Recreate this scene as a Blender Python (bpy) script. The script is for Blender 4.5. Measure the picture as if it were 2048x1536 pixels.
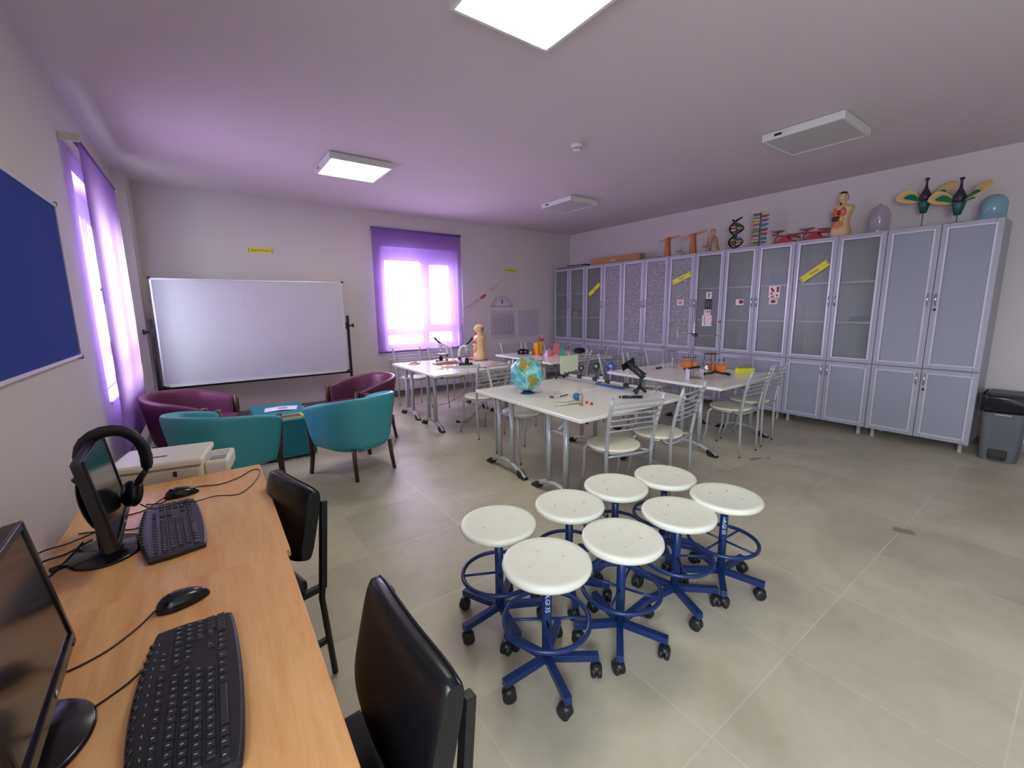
import bpy, math, random
from mathutils import Vector, Matrix, Euler
random.seed(7)
for o in list(bpy.data.objects): bpy.data.objects.remove(o)
SC = bpy.context.scene
COL = SC.collection
PI = math.pi
R = math.radians

# ---------------------------------------------------------------- camera
yaw, pitch, roll, F, H = .628, .161, -.0106, 849.7, 1.45
fwd = Vector((math.sin(yaw)*math.cos(pitch), math.cos(yaw)*math.cos(pitch), -math.sin(pitch)))
rt = Vector((math.cos(yaw), -math.sin(yaw), 0)); up = rt.cross(fwd)
r2 = math.cos(roll)*rt + math.sin(roll)*up; u2 = -math.sin(roll)*rt + math.cos(roll)*up
cd = bpy.data.cameras.new('camera'); cam = bpy.data.objects.new('camera', cd); COL.objects.link(cam)
m = Matrix((r2, u2, -fwd)).transposed().to_4x4(); m.translation = (0, 0, H); cam.matrix_world = m
cd.sensor_width = 36; cd.lens = 36*F/2048; cd.shift_x = -11.5/2048; cd.shift_y = -15/2048
cd.clip_start = .02; cd.clip_end = 100
SC.camera = cam

# ---------------------------------------------------------------- world, exposure
W = bpy.data.worlds.new('sky'); SC.world = W; W.use_nodes = True
wn = W.node_tree.nodes; wn.clear()
bgn = wn.new('ShaderNodeBackground'); wo = wn.new('ShaderNodeOutputWorld')
bgn.inputs['Color'].default_value = (.86, .94, 1, 1); bgn.inputs['Strength'].default_value = 22
# bright hazy sky above the horizon, darker ground below it
wt = wn.new('ShaderNodeTexCoord'); ws = wn.new('ShaderNodeSeparateXYZ'); wm = wn.new('ShaderNodeMapRange')
wm.inputs[1].default_value = -.15; wm.inputs[2].default_value = .12; wm.inputs[3].default_value = 13; wm.inputs[4].default_value = 28
W.node_tree.links.new(wt.outputs['Generated'], ws.inputs[0]); W.node_tree.links.new(ws.outputs[2], wm.inputs[0]); W.node_tree.links.new(wm.outputs[0], bgn.inputs['Strength'])
W.node_tree.links.new(bgn.outputs[0], wo.inputs[0])
SC.view_settings.view_transform = 'Standard'; SC.view_settings.look = 'None'
SC.view_settings.exposure = 0.92; SC.view_settings.gamma = 1; SC.view_settings.use_curve_mapping = False
LAMP = 10.0          # strength of the lit ceiling panels
PORTALS = []
def portal(loc, rot, sx, sy):
    l = bpy.data.lights.new('window_portal', 'AREA'); l.shape = 'RECTANGLE'; l.size = sx; l.size_y = sy
    l.cycles.is_portal = True
    o = bpy.data.objects.new('window_portal', l); COL.objects.link(o); o.location = loc; o.rotation_euler = rot
# portals sit in the window openings (they only help the sampler find the sky)
portal((3.0, 7.06, 1.6), (R(-90), 0, 0), 1.36, 1.64)
portal((-.90, 5.0, 1.6), (0, R(-90), 0), 1.64, 1.34)
portal((-.90, -1.0, 1.6), (0, R(-90), 0), 1.64, 1.4)  # portal of the added fill window, out of view

# ---------------------------------------------------------------- colour, materials
def lin(c):
    return tuple(((v/255)/12.92 if v/255 <= .04045 else ((v/255+.055)/1.055)**2.4) for v in c)
MATS = {}
def mat(name, rgb, rough=.5, metal=0, spec=.5, noise=0, nscale=40, bump=0, coat=0, sub=None):
    """rgb in 0-255 sRGB"""
    if name in MATS: return MATS[name]
    M = bpy.data.materials.new(name); M.use_nodes = True; nt = M.node_tree
    p = nt.nodes['Principled BSDF']; c = lin(rgb)
    p.inputs['Base Color'].default_value = (*c, 1); p.inputs['Roughness'].default_value = rough
    p.inputs['Metallic'].default_value = metal; p.inputs['Specular IOR Level'].default_value = spec
    if coat: p.inputs['Coat Weight'].default_value = coat; p.inputs['Coat Roughness'].default_value = .1
    tc = nt.nodes.new('ShaderNodeTexCoord'); nz = nt.nodes.new('ShaderNodeTexNoise')
    nz.inputs['Scale'].default_value = nscale; nz.inputs['Detail'].default_value = 4
    nt.links.new(tc.outputs['Object'], nz.inputs['Vector'])
    nv = noise or .04
    mr = nt.nodes.new('ShaderNodeMapRange'); mr.inputs[3].default_value = 1-nv; mr.inputs[4].default_value = 1+nv
    nt.links.new(nz.outputs[0], mr.inputs[0])
    mx = nt.nodes.new('ShaderNodeVectorMath'); mx.operation = 'SCALE'; mx.inputs[0].default_value = c
    nt.links.new(mr.outputs[0], mx.inputs['Scale']); nt.links.new(mx.outputs[0], p.inputs['Base Color'])
    if bump:
        b = nt.nodes.new('ShaderNodeBump'); b.inputs['Strength'].default_value = bump; b.inputs['Distance'].default_value = .002
        nt.links.new(nz.outputs[0], b.inputs['Height']); nt.links.new(b.outputs[0], p.inputs['Normal'])
    MATS[name] = M
    return M
def emis(name, rgb, s):
    M = bpy.data.materials.new(name); M.use_nodes = True; nt = M.node_tree; nt.nodes.clear()
    e = nt.nodes.new('ShaderNodeEmission'); e.inputs[0].default_value = (*lin(rgb), 1); e.inputs[1].default_value = s
    o = nt.nodes.new('ShaderNodeOutputMaterial'); nt.links.new(e.outputs[0], o.inputs[0]); return M
def glassy(name, tint, clear, body, rough=.2, wav=0, wscale=60):
    """thin pane: part clear, part milky, with a reflection"""
    M = bpy.data.materials.new(name); M.use_nodes = True; nt = M.node_tree; nt.nodes.clear(); N = nt.nodes.new; L = nt.links.new
    tr = N('ShaderNodeBsdfTransparent'); tr.inputs[0].default_value = (*tint, 1)
    df = N('ShaderNodeBsdfDiffuse'); df.inputs[0].default_value = (*body, 1)
    gl = N('ShaderNodeBsdfGlossy'); gl.inputs['Roughness'].default_value = rough
    m1 = N('ShaderNodeMixShader'); m1.inputs[0].default_value = clear
    L(df.outputs[0], m1.inputs[1]); L(tr.outputs[0], m1.inputs[2])
    lw_ = N('ShaderNodeLayerWeight'); lw_.inputs[0].default_value = .5; pw = N('ShaderNodeMath'); pw.operation = 'POWER'; pw.inputs[1].default_value = 4; L(lw_.outputs['Facing'], pw.inputs[0]); fr = N('ShaderNodeMapRange'); fr.inputs[3].default_value = .04; fr.inputs[4].default_value = .55; L(pw.outputs[0], fr.inputs[0])
    m2 = N('ShaderNodeMixShader'); L(fr.outputs[0], m2.inputs[0]); L(m1.outputs[0], m2.inputs[1]); L(gl.outputs[0], m2.inputs[2])
    if wav:
        tc = N('ShaderNodeTexCoord'); v = N('ShaderNodeTexVoronoi'); v.feature = 'DISTANCE_TO_EDGE'; v.inputs['Scale'].default_value = wscale
        L(tc.outputs['Object'], v.inputs['Vector']); b = N('ShaderNodeBump'); b.inputs['Strength'].default_value = wav; b.inputs['Distance'].default_value = .01
        L(v.outputs[0], b.inputs['Height'])
        for s in (df, gl, lw_): L(b.outputs[0], s.inputs['Normal'])
        sp = N('ShaderNodeTexNoise'); sp.inputs['Scale'].default_value = wscale*1.6; sp.inputs['Detail'].default_value = 2; L(tc.outputs['Object'], sp.inputs['Vector']); cr = N('ShaderNodeValToRGB'); cr.color_ramp.elements[0].position = .42; cr.color_ramp.elements[1].position = .62; cr.color_ramp.elements[0].color = (body[0]*.7, body[1]*.7, body[2]*.7, 1); cr.color_ramp.elements[1].color = (min(1, body[0]*1.35), min(1, body[1]*1.35), min(1, body[2]*1.35), 1); L(sp.outputs[0], cr.inputs[0]); L(cr.outputs[0], df.inputs[0])
        rp = N('ShaderNodeMapRange'); rp.inputs[1].default_value = 0; rp.inputs[2].default_value = .25; rp.inputs[3].default_value = max(0, clear-.45); rp.inputs[4].default_value = clear
        L(v.outputs[0], rp.inputs[0]); L(rp.outputs[0], m1.inputs[0])
    o = N('ShaderNodeOutputMaterial'); L(m2.outputs[0], o.inputs[0]); MATS[name] = M
    return M

def wood(name, c1, c2, axis='Y', scale=6, rough=.35):
    M = bpy.data.materials.new(name); M.use_nodes = True; nt = M.node_tree; N = nt.nodes.new; L = nt.links.new
    p = nt.nodes['Principled BSDF']; p.inputs['Roughness'].default_value = rough
    tc = N('ShaderNodeTexCoord'); mp = N('ShaderNodeMapping')
    s = [scale*3]*3; s['XYZ'.index(axis)] = scale*.35; mp.inputs['Scale'].default_value = s
    L(tc.outputs['Object'], mp.inputs[0])
    n1 = N('ShaderNodeTexNoise'); n1.inputs['Scale'].default_value = 1.2; n1.inputs['Detail'].default_value = 6; n1.inputs['Distortion'].default_value = .6
    L(mp.outputs[0], n1.inputs['Vector'])
    mp2 = N('ShaderNodeMapping'); s2 = [220]*3; s2['XYZ'.index(axis)] = 14; mp2.inputs['Scale'].default_value = s2; L(tc.outputs['Object'], mp2.inputs[0])
    n2 = N('ShaderNodeTexNoise'); n2.inputs['Scale'].default_value = 1; n2.inputs['Detail'].default_value = 2; L(mp2.outputs[0], n2.inputs['Vector'])
    ad = N('ShaderNodeMath'); ad.operation = 'MULTIPLY_ADD'; ad.inputs[1].default_value = .3; L(n2.outputs[0], ad.inputs[0]); L(n1.outputs[0], ad.inputs[2])
    cr = N('ShaderNodeValToRGB'); cr.color_ramp.elements[0].position = .42; cr.color_ramp.elements[1].position = .88
    cr.color_ramp.elements[0].color = (*lin(c1), 1); cr.color_ramp.elements[1].color = (*lin(c2), 1)
    L(ad.outputs[0], cr.inputs[0]); L(cr.outputs[0], p.inputs['Base Color']); MATS[name] = M
    return M

def floor_mat():
    M = bpy.data.materials.new('floor_tiles'); M.use_nodes = True; nt = M.node_tree; N = nt.nodes.new; L = nt.links.new
    p = nt.nodes['Principled BSDF']; p.inputs['Roughness'].default_value = .42; p.inputs['Specular IOR Level'].default_value = .4
    tc = N('ShaderNodeTexCoord'); mp = N('ShaderNodeMapping'); mp.inputs['Location'].default_value = (-.045, -.015, 0)
    L(tc.outputs['Object'], mp.inputs[0])
    br = N('ShaderNodeTexBrick'); br.offset = 0; br.inputs['Scale'].default_value = 1; br.inputs['Brick Width'].default_value = .6
    br.inputs['Row Height'].default_value = .6; br.inputs['Mortar Size'].default_value = .0035; br.inputs['Mortar Smooth'].default_value = .3
    br.inputs['Color1'].default_value = (.46, .46, .46, 1); br.inputs['Color2'].default_value = (.54, .54, .54, 1); br.inputs['Mortar'].default_value = (.5, .5, .5, 1)
    L(mp.outputs[0], br.inputs['Vector'])
    n1 = N('ShaderNodeTexNoise'); n1.inputs['Scale'].default_value = 2.2; n1.inputs['Detail'].default_value = 5; n1.inputs['Distortion'].default_value = .8
    L(mp.outputs[0], n1.inputs['Vector'])
    n2 = N('ShaderNodeTexNoise'); n2.inputs['Scale'].default_value = 14; n2.inputs['Detail'].default_value = 6; L(mp.outputs[0], n2.inputs['Vector'])
    cr = N('ShaderNodeValToRGB'); cr.color_ramp.elements[0].position = .3; cr.color_ramp.elements[1].position = .72
    cr.color_ramp.elements[0].color = (*lin((172, 165, 144)), 1); cr.color_ramp.elements[1].color = (*lin((196, 189, 168)), 1)
    ad = N('ShaderNodeMath'); ad.operation = 'MULTIPLY_ADD'; ad.inputs[1].default_value = .3; L(n2.outputs[0], ad.inputs[0])
    sb = N('ShaderNodeMath'); sb.operation = 'SUBTRACT'; sb.inputs[1].default_value = .15; L(n1.outputs[0], sb.inputs[0]); L(sb.outputs[0], ad.inputs[2])
    L(ad.outputs[0], cr.inputs[0])
    ml = N('ShaderNodeVectorMath'); ml.operation = 'MULTIPLY'; L(cr.outputs[0], ml.inputs[0])
    sc = N('ShaderNodeVectorMath'); sc.operation = 'SCALE'; sc.inputs['Scale'].default_value = 2; L(br.outputs[0], sc.inputs[0]); L(sc.outputs[0], ml.inputs[1])
    mx = N('ShaderNodeMixRGB'); mx.inputs[2].default_value = (*lin((206, 200, 186)), 1)
    n3 = N('ShaderNodeTexNoise'); n3.inputs['Scale'].default_value = 1.3; L(mp.outputs[0], n3.inputs['Vector'])
    mr = N('ShaderNodeMapRange'); mr.inputs[1].default_value = .42; mr.inputs[2].default_value = .6; mr.inputs[3].default_value = .25; mr.inputs[4].default_value = .9
    L(n3.outputs[0], mr.inputs[0]); mm = N('ShaderNodeMath'); mm.operation = 'MULTIPLY'; L(mr.outputs[0], mm.inputs[0]); L(br.outputs['Fac'], mm.inputs[1])
    L(mm.outputs[0], mx.inputs[0]); L(ml.outputs[0], mx.inputs[1]); L(mx.outputs[0], p.inputs['Base Color'])
    return M

def blind_mat():
    M = bpy.data.materials.new('violet_screen_fabric'); M.use_nodes = True; nt = M.node_tree; nt.nodes.clear(); N = nt.nodes.new; L = nt.links.new
    tr = N('ShaderNodeBsdfTransparent'); tr.inputs[0].default_value = (.92, .70, .92, 1)
    df = N('ShaderNodeBsdfDiffuse'); df.inputs[0].default_value = (*lin((142, 108, 190)), 1)
    tl = N('ShaderNodeBsdfTranslucent'); tl.inputs[0].default_value = (.74, .45, .72, 1)
    m1 = N('ShaderNodeMixShader'); m1.inputs[0].default_value = .13; L(df.outputs[0], m1.inputs[1]); L(tl.outputs[0], m1.inputs[2])
    m2 = N('ShaderNodeMixShader'); lw_ = N('ShaderNodeLayerWeight'); lw_.inputs[0].default_value = .5; c1 = N('ShaderNodeMath'); c1.operation = 'SUBTRACT'; c1.inputs[0].default_value = 1; L(lw_.outputs['Facing'], c1.inputs[1])
    c2 = N('ShaderNodeMath'); c2.operation = 'POWER'; c2.inputs[1].default_value = 1.5; L(c1.outputs[0], c2.inputs[0]); c3 = N('ShaderNodeMath'); c3.operation = 'MULTIPLY'; c3.inputs[1].default_value = .38; L(c2.outputs[0], c3.inputs[0]); L(c3.outputs[0], m2.inputs[0]); L(m1.outputs[0], m2.inputs[1]); L(tr.outputs[0], m2.inputs[2])
    o = N('ShaderNodeOutputMaterial'); L(m2.outputs[0], o.inputs[0]); return M

M_WALL = mat('wall_paint', (214, 205, 204), .85, noise=.015, nscale=3, bump=.05)
M_CEIL = mat('ceiling_paint', (216, 203, 208), .9, noise=.02, nscale=2)
M_FLOOR = floor_mat(); M_BLIND = blind_mat()
M_WHITE = mat('white_plastic', (222, 222, 220), .4)
M_LAM = mat('white_laminate', (236, 234, 224), .16, noise=.01)
M_SEAT = mat('cream_laminate', (224, 220, 200), .3, noise=.015)
M_STOOL = mat('white_lacquered_wood', (226, 226, 212), .32, noise=.02)
M_SILVER = mat('silver_paint', (176, 178, 180), .36, metal=.3)
M_CHROME = mat('chrome', (215, 215, 218), .15, metal=1)
M_ALU = mat('aluminium', (205, 205, 210), .35, metal=.7)
M_BLUE = mat('dark_blue_paint', (20, 44, 96), .35, noise=.08)
M_RUST = mat('rusty_steel', (70, 38, 28), .6, metal=.4)
M_BLK = mat('black_plastic', (28, 28, 32), .42)
M_BLKM = mat('black_metal', (24, 24, 28), .4, metal=.3)
M_BLKG = mat('glossy_black', (16, 16, 20), .22)
M_LEATH = mat('black_leather', (18, 18, 22), .34, spec=.35, bump=.1, nscale=150)
M_TEAL = mat('teal_leather', (62, 158, 168), .42, noise=.04, nscale=8)
M_TEALD = mat('teal_leatherette', (10, 120, 132), .5, noise=.04, nscale=8)
M_PURP = mat('plum_leather', (92, 40, 68), .4, noise=.06, nscale=8)
M_DWOOD = wood('dark_walnut', (48, 28, 20), (86, 54, 36), 'Z')
M_BEECH = wood('beech_veneer', (214, 152, 92), (238, 186, 128), 'Y', 5, .33)
M_LWOOD = wood('light_wood', (186, 128, 80), (214, 164, 112), 'Y', 9)
M_MWOOD = wood('orange_wood', (168, 92, 48), (200, 124, 72), 'Z', 9)
M_FOIL = mat('silver_foil', (166, 164, 176), .42, metal=.15, noise=.02)
M_FOILL = mat('pale_silver_trim', (206, 200, 214), .3, metal=.25)
M_PANEL = mat('grey_panel', (148, 150, 162), .5, noise=.02, nscale=200)
M_CARC = mat('cabinet_board', (176, 174, 178), .6)
M_SHELF = mat('white_shelf_board', (215, 215, 220), .5)
M_DARKIN = mat('dark_gap', (40, 36, 46), .8)
M_FROST = glassy('frosted_glass', (.94, .96, .95), .78, (.34, .36, .36), .3)
M_PATT = glassy('patterned_glass', (.85, .85, .88), .6, (.46, .44, .48), .25, wav=1, wscale=55)
M_CLEAR = glassy('clear_glass', (.97, .98, .98), .82, (.7, .75, .75), .04)
M_PETC = glassy('clear_plastic', (.88, .86, .92), .86, (.62, .58, .68), .15)
M_PETB = glassy('blue_plastic', (.60, .82, .92), .45, (.34, .52, .60), .15)
M_WIN = glassy('window_glass', (.96, .98, 1), .97, (.6, .7, .7), .02)
M_PVC = mat('white_pvc', (226, 228, 236), .35)
M_YEL = mat('yellow_card', (226, 214, 60), .5)
M_INK = mat('dark_ink', (46, 42, 40), .6)
M_PAPER = mat('white_paper', (226, 220, 224), .7)
M_RED = mat('red_paint', (168, 26, 36), .35)
M_GREEN = mat('green_paint', (20, 110, 84), .4)
M_CARD = mat('cardboard', (178, 130, 96), .8)
M_SKIN = mat('skin_tone_plastic', (222, 186, 142), .35)
M_PINK = mat('pink_plastic', (214, 130, 128), .4)
M_ORG = mat('orange_plastic', (232, 120, 30), .4)
M_YELP = mat('yellow_plastic', (240, 180, 40), .4)
M_CREAM = mat('cream_plastic', (214, 206, 188), .45)

# ---------------------------------------------------------------- mesh helpers
class MB:
    def __init__(s): s.v = []; s.f = []; s.sm = []
    def add(s, vs, fs, M=None, smooth=False):
        b = len(s.v)
        s.v += [tuple(M @ Vector(p)) for p in vs] if M is not None else [tuple(p) for p in vs]
        s.f += [tuple(i+b for i in f) for f in fs]; s.sm += [smooth]*len(fs); return s
    def box(s, x0, x1, y0, y1, z0, z1, M=None):
        vs = [(x, y, z) for z in (z0, z1) for y in (y0, y1) for x in (x0, x1)]
        return s.add(vs, [(0, 2, 3, 1), (4, 5, 7, 6), (0, 1, 5, 4), (2, 6, 7, 3), (0, 4, 6, 2), (1, 3, 7, 5)], M)
    def boxc(s, c, d, M=None):
        return s.box(c[0]-d[0]/2, c[0]+d[0]/2, c[1]-d[1]/2, c[1]+d[1]/2, c[2]-d[2]/2, c[2]+d[2]/2, M)
    def tube(s, path, r, n=10, closed=False, M=None, ry=None, upv=None):
        P = [Vector(p) for p in path]; N = len(P); vs = []; fs = []; rr = r if isinstance(r, (list, tuple)) else [r]*N
        t0 = (P[1]-P[0]).normalized(); a = Vector(upv) if upv else (Vector((0, 0, 1)) if abs(t0.z) < .9 else Vector((1, 0, 0)))
        nrm = (a - a.dot(t0)*t0).normalized()
        for i in range(N):
            if closed: t = (P[(i+1) % N]-P[i-1])
            else: t = P[min(i+1, N-1)]-P[max(i-1, 0)]
            t.normalize(); nrm = (nrm - nrm.dot(t)*t)
            nrm = nrm.normalized() if nrm.length > 1e-6 else t.orthogonal().normalized(); bn = t.cross(nrm)
            for k in range(n):
                an = 2*PI*k/n; q = P[i]+nrm*math.cos(an)*(rr[i] if ry is None else ry)+bn*math.sin(an)*rr[i]; vs.append(q)
        m_ = N if closed else N-1
        for i in range(m_):
            for k in range(n):
                a0 = i*n+k; a1 = i*n+(k+1) % n; b0 = ((i+1) % N)*n+k; b1 = ((i+1) % N)*n+(k+1) % n; fs.append((a0, a1, b1, b0))
        s.add(vs, fs, M, True)
        if not closed:
            b = len(s.v)-len(vs); s.f.append(tuple(b+k for k in reversed(range(n)))); s.f.append(tuple(b+(N-1)*n+k for k in range(n))); s.sm += [False, False]
        return s
    def ring(s, c, R0, r, n=40, m=10, M=None, axis='Z'):
        def pt(a):
            x, y = R0*math.cos(a), R0*math.sin(a)
            return {'Z': (c[0]+x, c[1]+y, c[2]), 'Y': (c[0]+x, c[1], c[2]+y), 'X': (c[0], c[1]+x, c[2]+y)}[axis]
        return s.tube([pt(2*PI*i/n) for i in range(n)], r, m, True, M)
    def lathe(s, prof, n=32, M=None, sx=1, sy=1):
        vs = []; fs = []; K = len(prof)
        for (r, z) in prof:
            for k in range(n): a = 2*PI*k/n; vs.append((r*math.cos(a)*sx, r*math.sin(a)*sy, z))
        for i in range(K-1):
            for k in range(n): fs.append((i*n+k, i*n+(k+1) % n, (i+1)*n+(k+1) % n, (i+1)*n+k))
        if prof[0][0] > 1e-5: fs.append(tuple(reversed(range(n))))
        if prof[-1][0] > 1e-5: fs.append(tuple((K-1)*n+k for k in range(n)))
        return s.add(vs, fs, M, True)
    def sph(s, c, r, n=20, k=12, M=None):
        if not isinstance(r, (list, tuple)): r = (r, r, r)
        T = Matrix.Translation(c) @ Matrix.Diagonal((*r, 1)); T = M @ T if M is not None else T
        return s.lathe([(math.sin(PI*i/k), -math.cos(PI*i/k)) for i in range(k+1)], n, T)
    def cyl(s, p0, p1, r, n=16, M=None):
        return s.tube([p0, p1], r, n, False, M)
    def prism(s, poly, z0, z1, M=None, smooth=False):
        n = len(poly); vs = [(x, y, z0) for x, y in poly]+[(x, y, z1) for x, y in poly]
        fs = [tuple(reversed(range(n))), tuple(range(n, 2*n))]+[(i, (i+1) % n, n+(i+1) % n, n+i) for i in range(n)]
        return s.add(vs, fs, M, smooth)
    def grid(s, fn, nu, nv, cu=False, M=None, flip=False):
        vs = []; fs = []; U = nu if cu else nu+1
        for j in range(nv+1):
            for i in range(U): vs.append(fn(i/nu, j/nv))
        for j in range(nv):
            for i in range(nu):
                a = j*U+i; b = j*U+(i+1) % U; c = (j+1)*U+(i+1) % U; d = (j+1)*U+i; fs.append((a, d, c, b) if flip else (a, b, c, d))
        return s.add(vs, fs, M, True)
    def build(s, name, material, parent=None, bevel=0, sub=0, solid=0, smooth=None, seg=2):
        me = bpy.data.meshes.new(name); me.from_pydata(s.v, [], s.f); me.validate()
        if len(me.polygons) == len(s.sm): me.polygons.foreach_set('use_smooth', [bool(x) if smooth is None else smooth for x in s.sm])
        me.materials.append(material); o = bpy.data.objects.new(name, me); COL.objects.link(o)
        if solid: q = o.modifiers.new('s', 'SOLIDIFY'); q.thickness = solid; q.offset = 0
        if bevel: q = o.modifiers.new('b', 'BEVEL'); q.width = bevel; q.segments = seg; q.limit_method = 'ANGLE'; q.angle_limit = R(40)
        if sub: q = o.modifiers.new('u', 'SUBSURF'); q.levels = sub; q.render_levels = sub
        if parent: o.parent = parent
        return o
def tag(o, label=None, cat=None, group=None, kind=None):
    if label: o['label'] = label
    if cat: o['category'] = cat
    if group: o['group'] = group
    if kind: o['kind'] = kind
    return o
def thing(name, label, cat, loc=(0, 0, 0), rz=0, group=None):
    o = bpy.data.objects.new(name, None); COL.objects.link(o); o.empty_display_size = .05
    o.location = loc; o.rotation_euler = (0, 0, rz); return tag(o, label, cat, group)
def struct(name, mb, m_, parent=None, bevel=0):
    o = mb.build(name, m_, parent, bevel)
    if not parent: o['kind'] = 'structure'
    return o
def clone(root, loc, rz, label, group=None):
    r = root.copy(); COL.objects.link(r); r.location = loc; r.rotation_euler = (0, 0, rz); r['label'] = label
    if group: r['group'] = group
    for ch in list(root.children):
        c = ch.copy(); COL.objects.link(c); c.parent = r
        for g in list(ch.children):
            d = g.copy(); COL.objects.link(d); d.parent = c
    return r
def T(x, y, z): return Matrix.Translation((x, y, z))
def RZ(a): return Matrix.Rotation(a, 4, 'Z')
def RX(a): return Matrix.Rotation(a, 4, 'X')
def RY(a): return Matrix.Rotation(a, 4, 'Y')
def rrect(w, d, r, n=6):
    pts = []
    for cx, cy, a0 in ((w/2-r, d/2-r, 0), (-w/2+r, d/2-r, 90), (-w/2+r, -d/2+r, 180), (w/2-r, -d/2+r, 270)):
        for i in range(n+1): a = R(a0+90*i/n); pts.append((cx+r*math.cos(a), cy+r*math.sin(a)))
    return pts
def text(name, s, size, m_, parent, M, ext=.0006):
    cu = bpy.data.curves.new(name, 'FONT'); cu.body = s; cu.size = size; cu.align_x = 'CENTER'; cu.align_y = 'CENTER'; cu.extrude = ext; cu.resolution_u = 3
    t = bpy.data.objects.new(name, cu); COL.objects.link(t); bpy.context.view_layer.update()
    me = bpy.data.meshes.new_from_object(t.evaluated_get(bpy.context.evaluated_depsgraph_get())); bpy.data.objects.remove(t)
    me.transform(M); me.materials.clear(); me.materials.append(m_)
    o = bpy.data.objects.new(name, me); COL.objects.link(o)
    if parent: o.parent = parent
    return o
# text lying in plane facing -X (reads toward camera from the right wall): local x -> world -y, local y -> world z
def FACE_NX(y, z, x, tilt=0): return T(x, y, z) @ Matrix(((0, 0, -1, 0), (-1, 0, 0, 0), (0, 1, 0, 0), (0, 0, 0, 1))) @ RZ(tilt)
def FACE_NY(x, z, y, tilt=0): return T(x, y, z) @ Matrix(((1, 0, 0, 0), (0, 0, -1, 0), (0, 1, 0, 0), (0, 0, 0, 1))) @ RZ(tilt)

# ---------------------------------------------------------------- room shell
XL, XW, YF, YB, ZC = -.646, 6.335, 6.82, -2.6, 2.927
struct('floor', MB().box(XL-.5, XW+.3, YB-.3, YF+.5, -.1, 0), M_FLOOR)
fl = bpy.data.objects['floor']
M_STAIN = mat('brown_stain', (146, 130, 112), .6)
for (x, y, a, b, rz) in ((3.50, .60, .075, .10, 20), (4.10, 1.81, .13, .045, -15), (4.22, 1.74, .05, .03, 10)):
    MB().prism([(px*(1+.12*math.sin(i*2.3)), py*(1+.12*math.cos(i*1.7))) for i, (px, py) in enumerate(rrect(a, b, .012, 3))], 0, .0006, T(x, y, 0) @ RZ(R(rz))).build('stain', M_STAIN, fl)
struct('ceiling', MB().box(XL-.5, XW+.3, YB-.3, YF+.5, ZC, ZC+.1), M_CEIL)
struct('wall_right', MB().box(XW, XW+.2, YB, YF+.3, 0, ZC), M_WALL)
struct('wall_back', MB().box(XL-.3, XW+.2, YB-.2, YB, 0, ZC), M_WALL)
WT = .3
fx0, fx1, wz0, wz1 = 2.32, 3.66, .78, 2.42
w = MB(); w.box(XL-.3, fx0, YF, YF+WT, 0, ZC).box(fx1, XW+.2, YF, YF+WT, 0, ZC).box(fx0, fx1, YF, YF+WT, 0, wz0).box(fx0, fx1, YF, YF+WT, wz1, ZC)
struct('wall_far', w, M_WALL)
lw = [(4.34, 5.66), (-1.7, -.3)]  # the last opening is for the added fill window behind the camera
w = MB(); ys = [YB]
for a, b in sorted(lw): w.box(XL-WT, XL, ys[-1], a, 0, ZC).box(XL-WT, XL, a, b, 0, wz0).box(XL-WT, XL, a, b, wz1, ZC); ys.append(b)
w.box(XL-WT, XL, ys[-1], YF+WT, 0, ZC); struct('wall_left', w, M_WALL)
struct('trim_1', MB().box(XL, -.545, 6.27, YF, 0, ZC), M_WALL)          # pier in the far left corner
M_BASE = mat('skirting_tile', (132, 126, 122), .5, noise=.05, nscale=10)
struct('baseboard_far', MB().box(-.545, XW, YF-.012, YF, 0, .09), M_BASE)
struct('baseboard_left', MB().box(XL, XL+.012, YB, 6.27, 0, .09), M_BASE)
struct('baseboard_right', MB().box(XW-.012, XW, YB, YF, 0, .09), M_BASE)

def window(name, M, w0, w1, z0, z1, mull, trans):
    """local: x along wall, y outward, z up. frame plane at y=.12"""
    root = bpy.data.objects.new(name, None); COL.objects.link(root); root.matrix_world = M; root['kind'] = 'structure'
    f = MB(); d0, d1 = .11, .17; b = .09
    f.box(w0, w0+b, d0, d1, z0, z1).box(w1-b, w1, d0, d1, z0, z1).box(w0+b, w1-b, d0, d1, z0, z0+b).box(w0+b, w1-b, d0, d1, z1-.2, z1)
    f.box(mull-.06, mull+.06, d0-.02, d1, z0+b, z1-.2).box(w0+b, mull-.06, d0, d1, trans-.055, trans+.055).box(mull+.06, w1-b, d0, d1, trans-.03, trans+.085)
    f.build('window_frame', M_PVC, root, bevel=.006)
    s = MB().box(mull+.06, mull+.10, d0-.03, d1, trans+.07, z1-.2).box(w1-b-.04, w1-b, d0-.03, d1, trans+.07, z1-.2).box(mull+.10, w1-b-.04, d0-.03, d1, trans+.07, trans+.11).box(mull+.10, w1-b-.04, d0-.03, d1, z1-.24, z1-.2)
    so = s.build('window_sash', M_PVC, root, bevel=.005)
    MB().box(mull+.07, mull+.085, d0-.07, d0-.05, trans+.45, trans+.58).box(mull+.07, mull+.085, d0-.06, d0-.02, trans+.56, trans+.58).build('window_handle', M_WHITE, so)
    MB().box(w0+b, w1-b, .138, .144, z0+b, z1-.2).build('pane', M_WIN, root)
    MB().box(w0, w1, -.02, d0, z0-.02, z0+.004).build('window_sill', M_LAM, root, bevel=.004)
    return root
window('window_1', T(0, YF, 0), fx0, fx1, wz0, wz1, 3.07, 1.07)
ML = T(XL, 0, 0) @ RZ(R(90))
window('window_2', ML, 4.34, 5.66, wz0, wz1, 5.05, 1.07)
window('added_fill_window', ML, -1.7, -.3, wz0, wz1, -1.0, 1.07)  # unseen window behind the camera, added to fill the foreground with daylight

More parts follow.
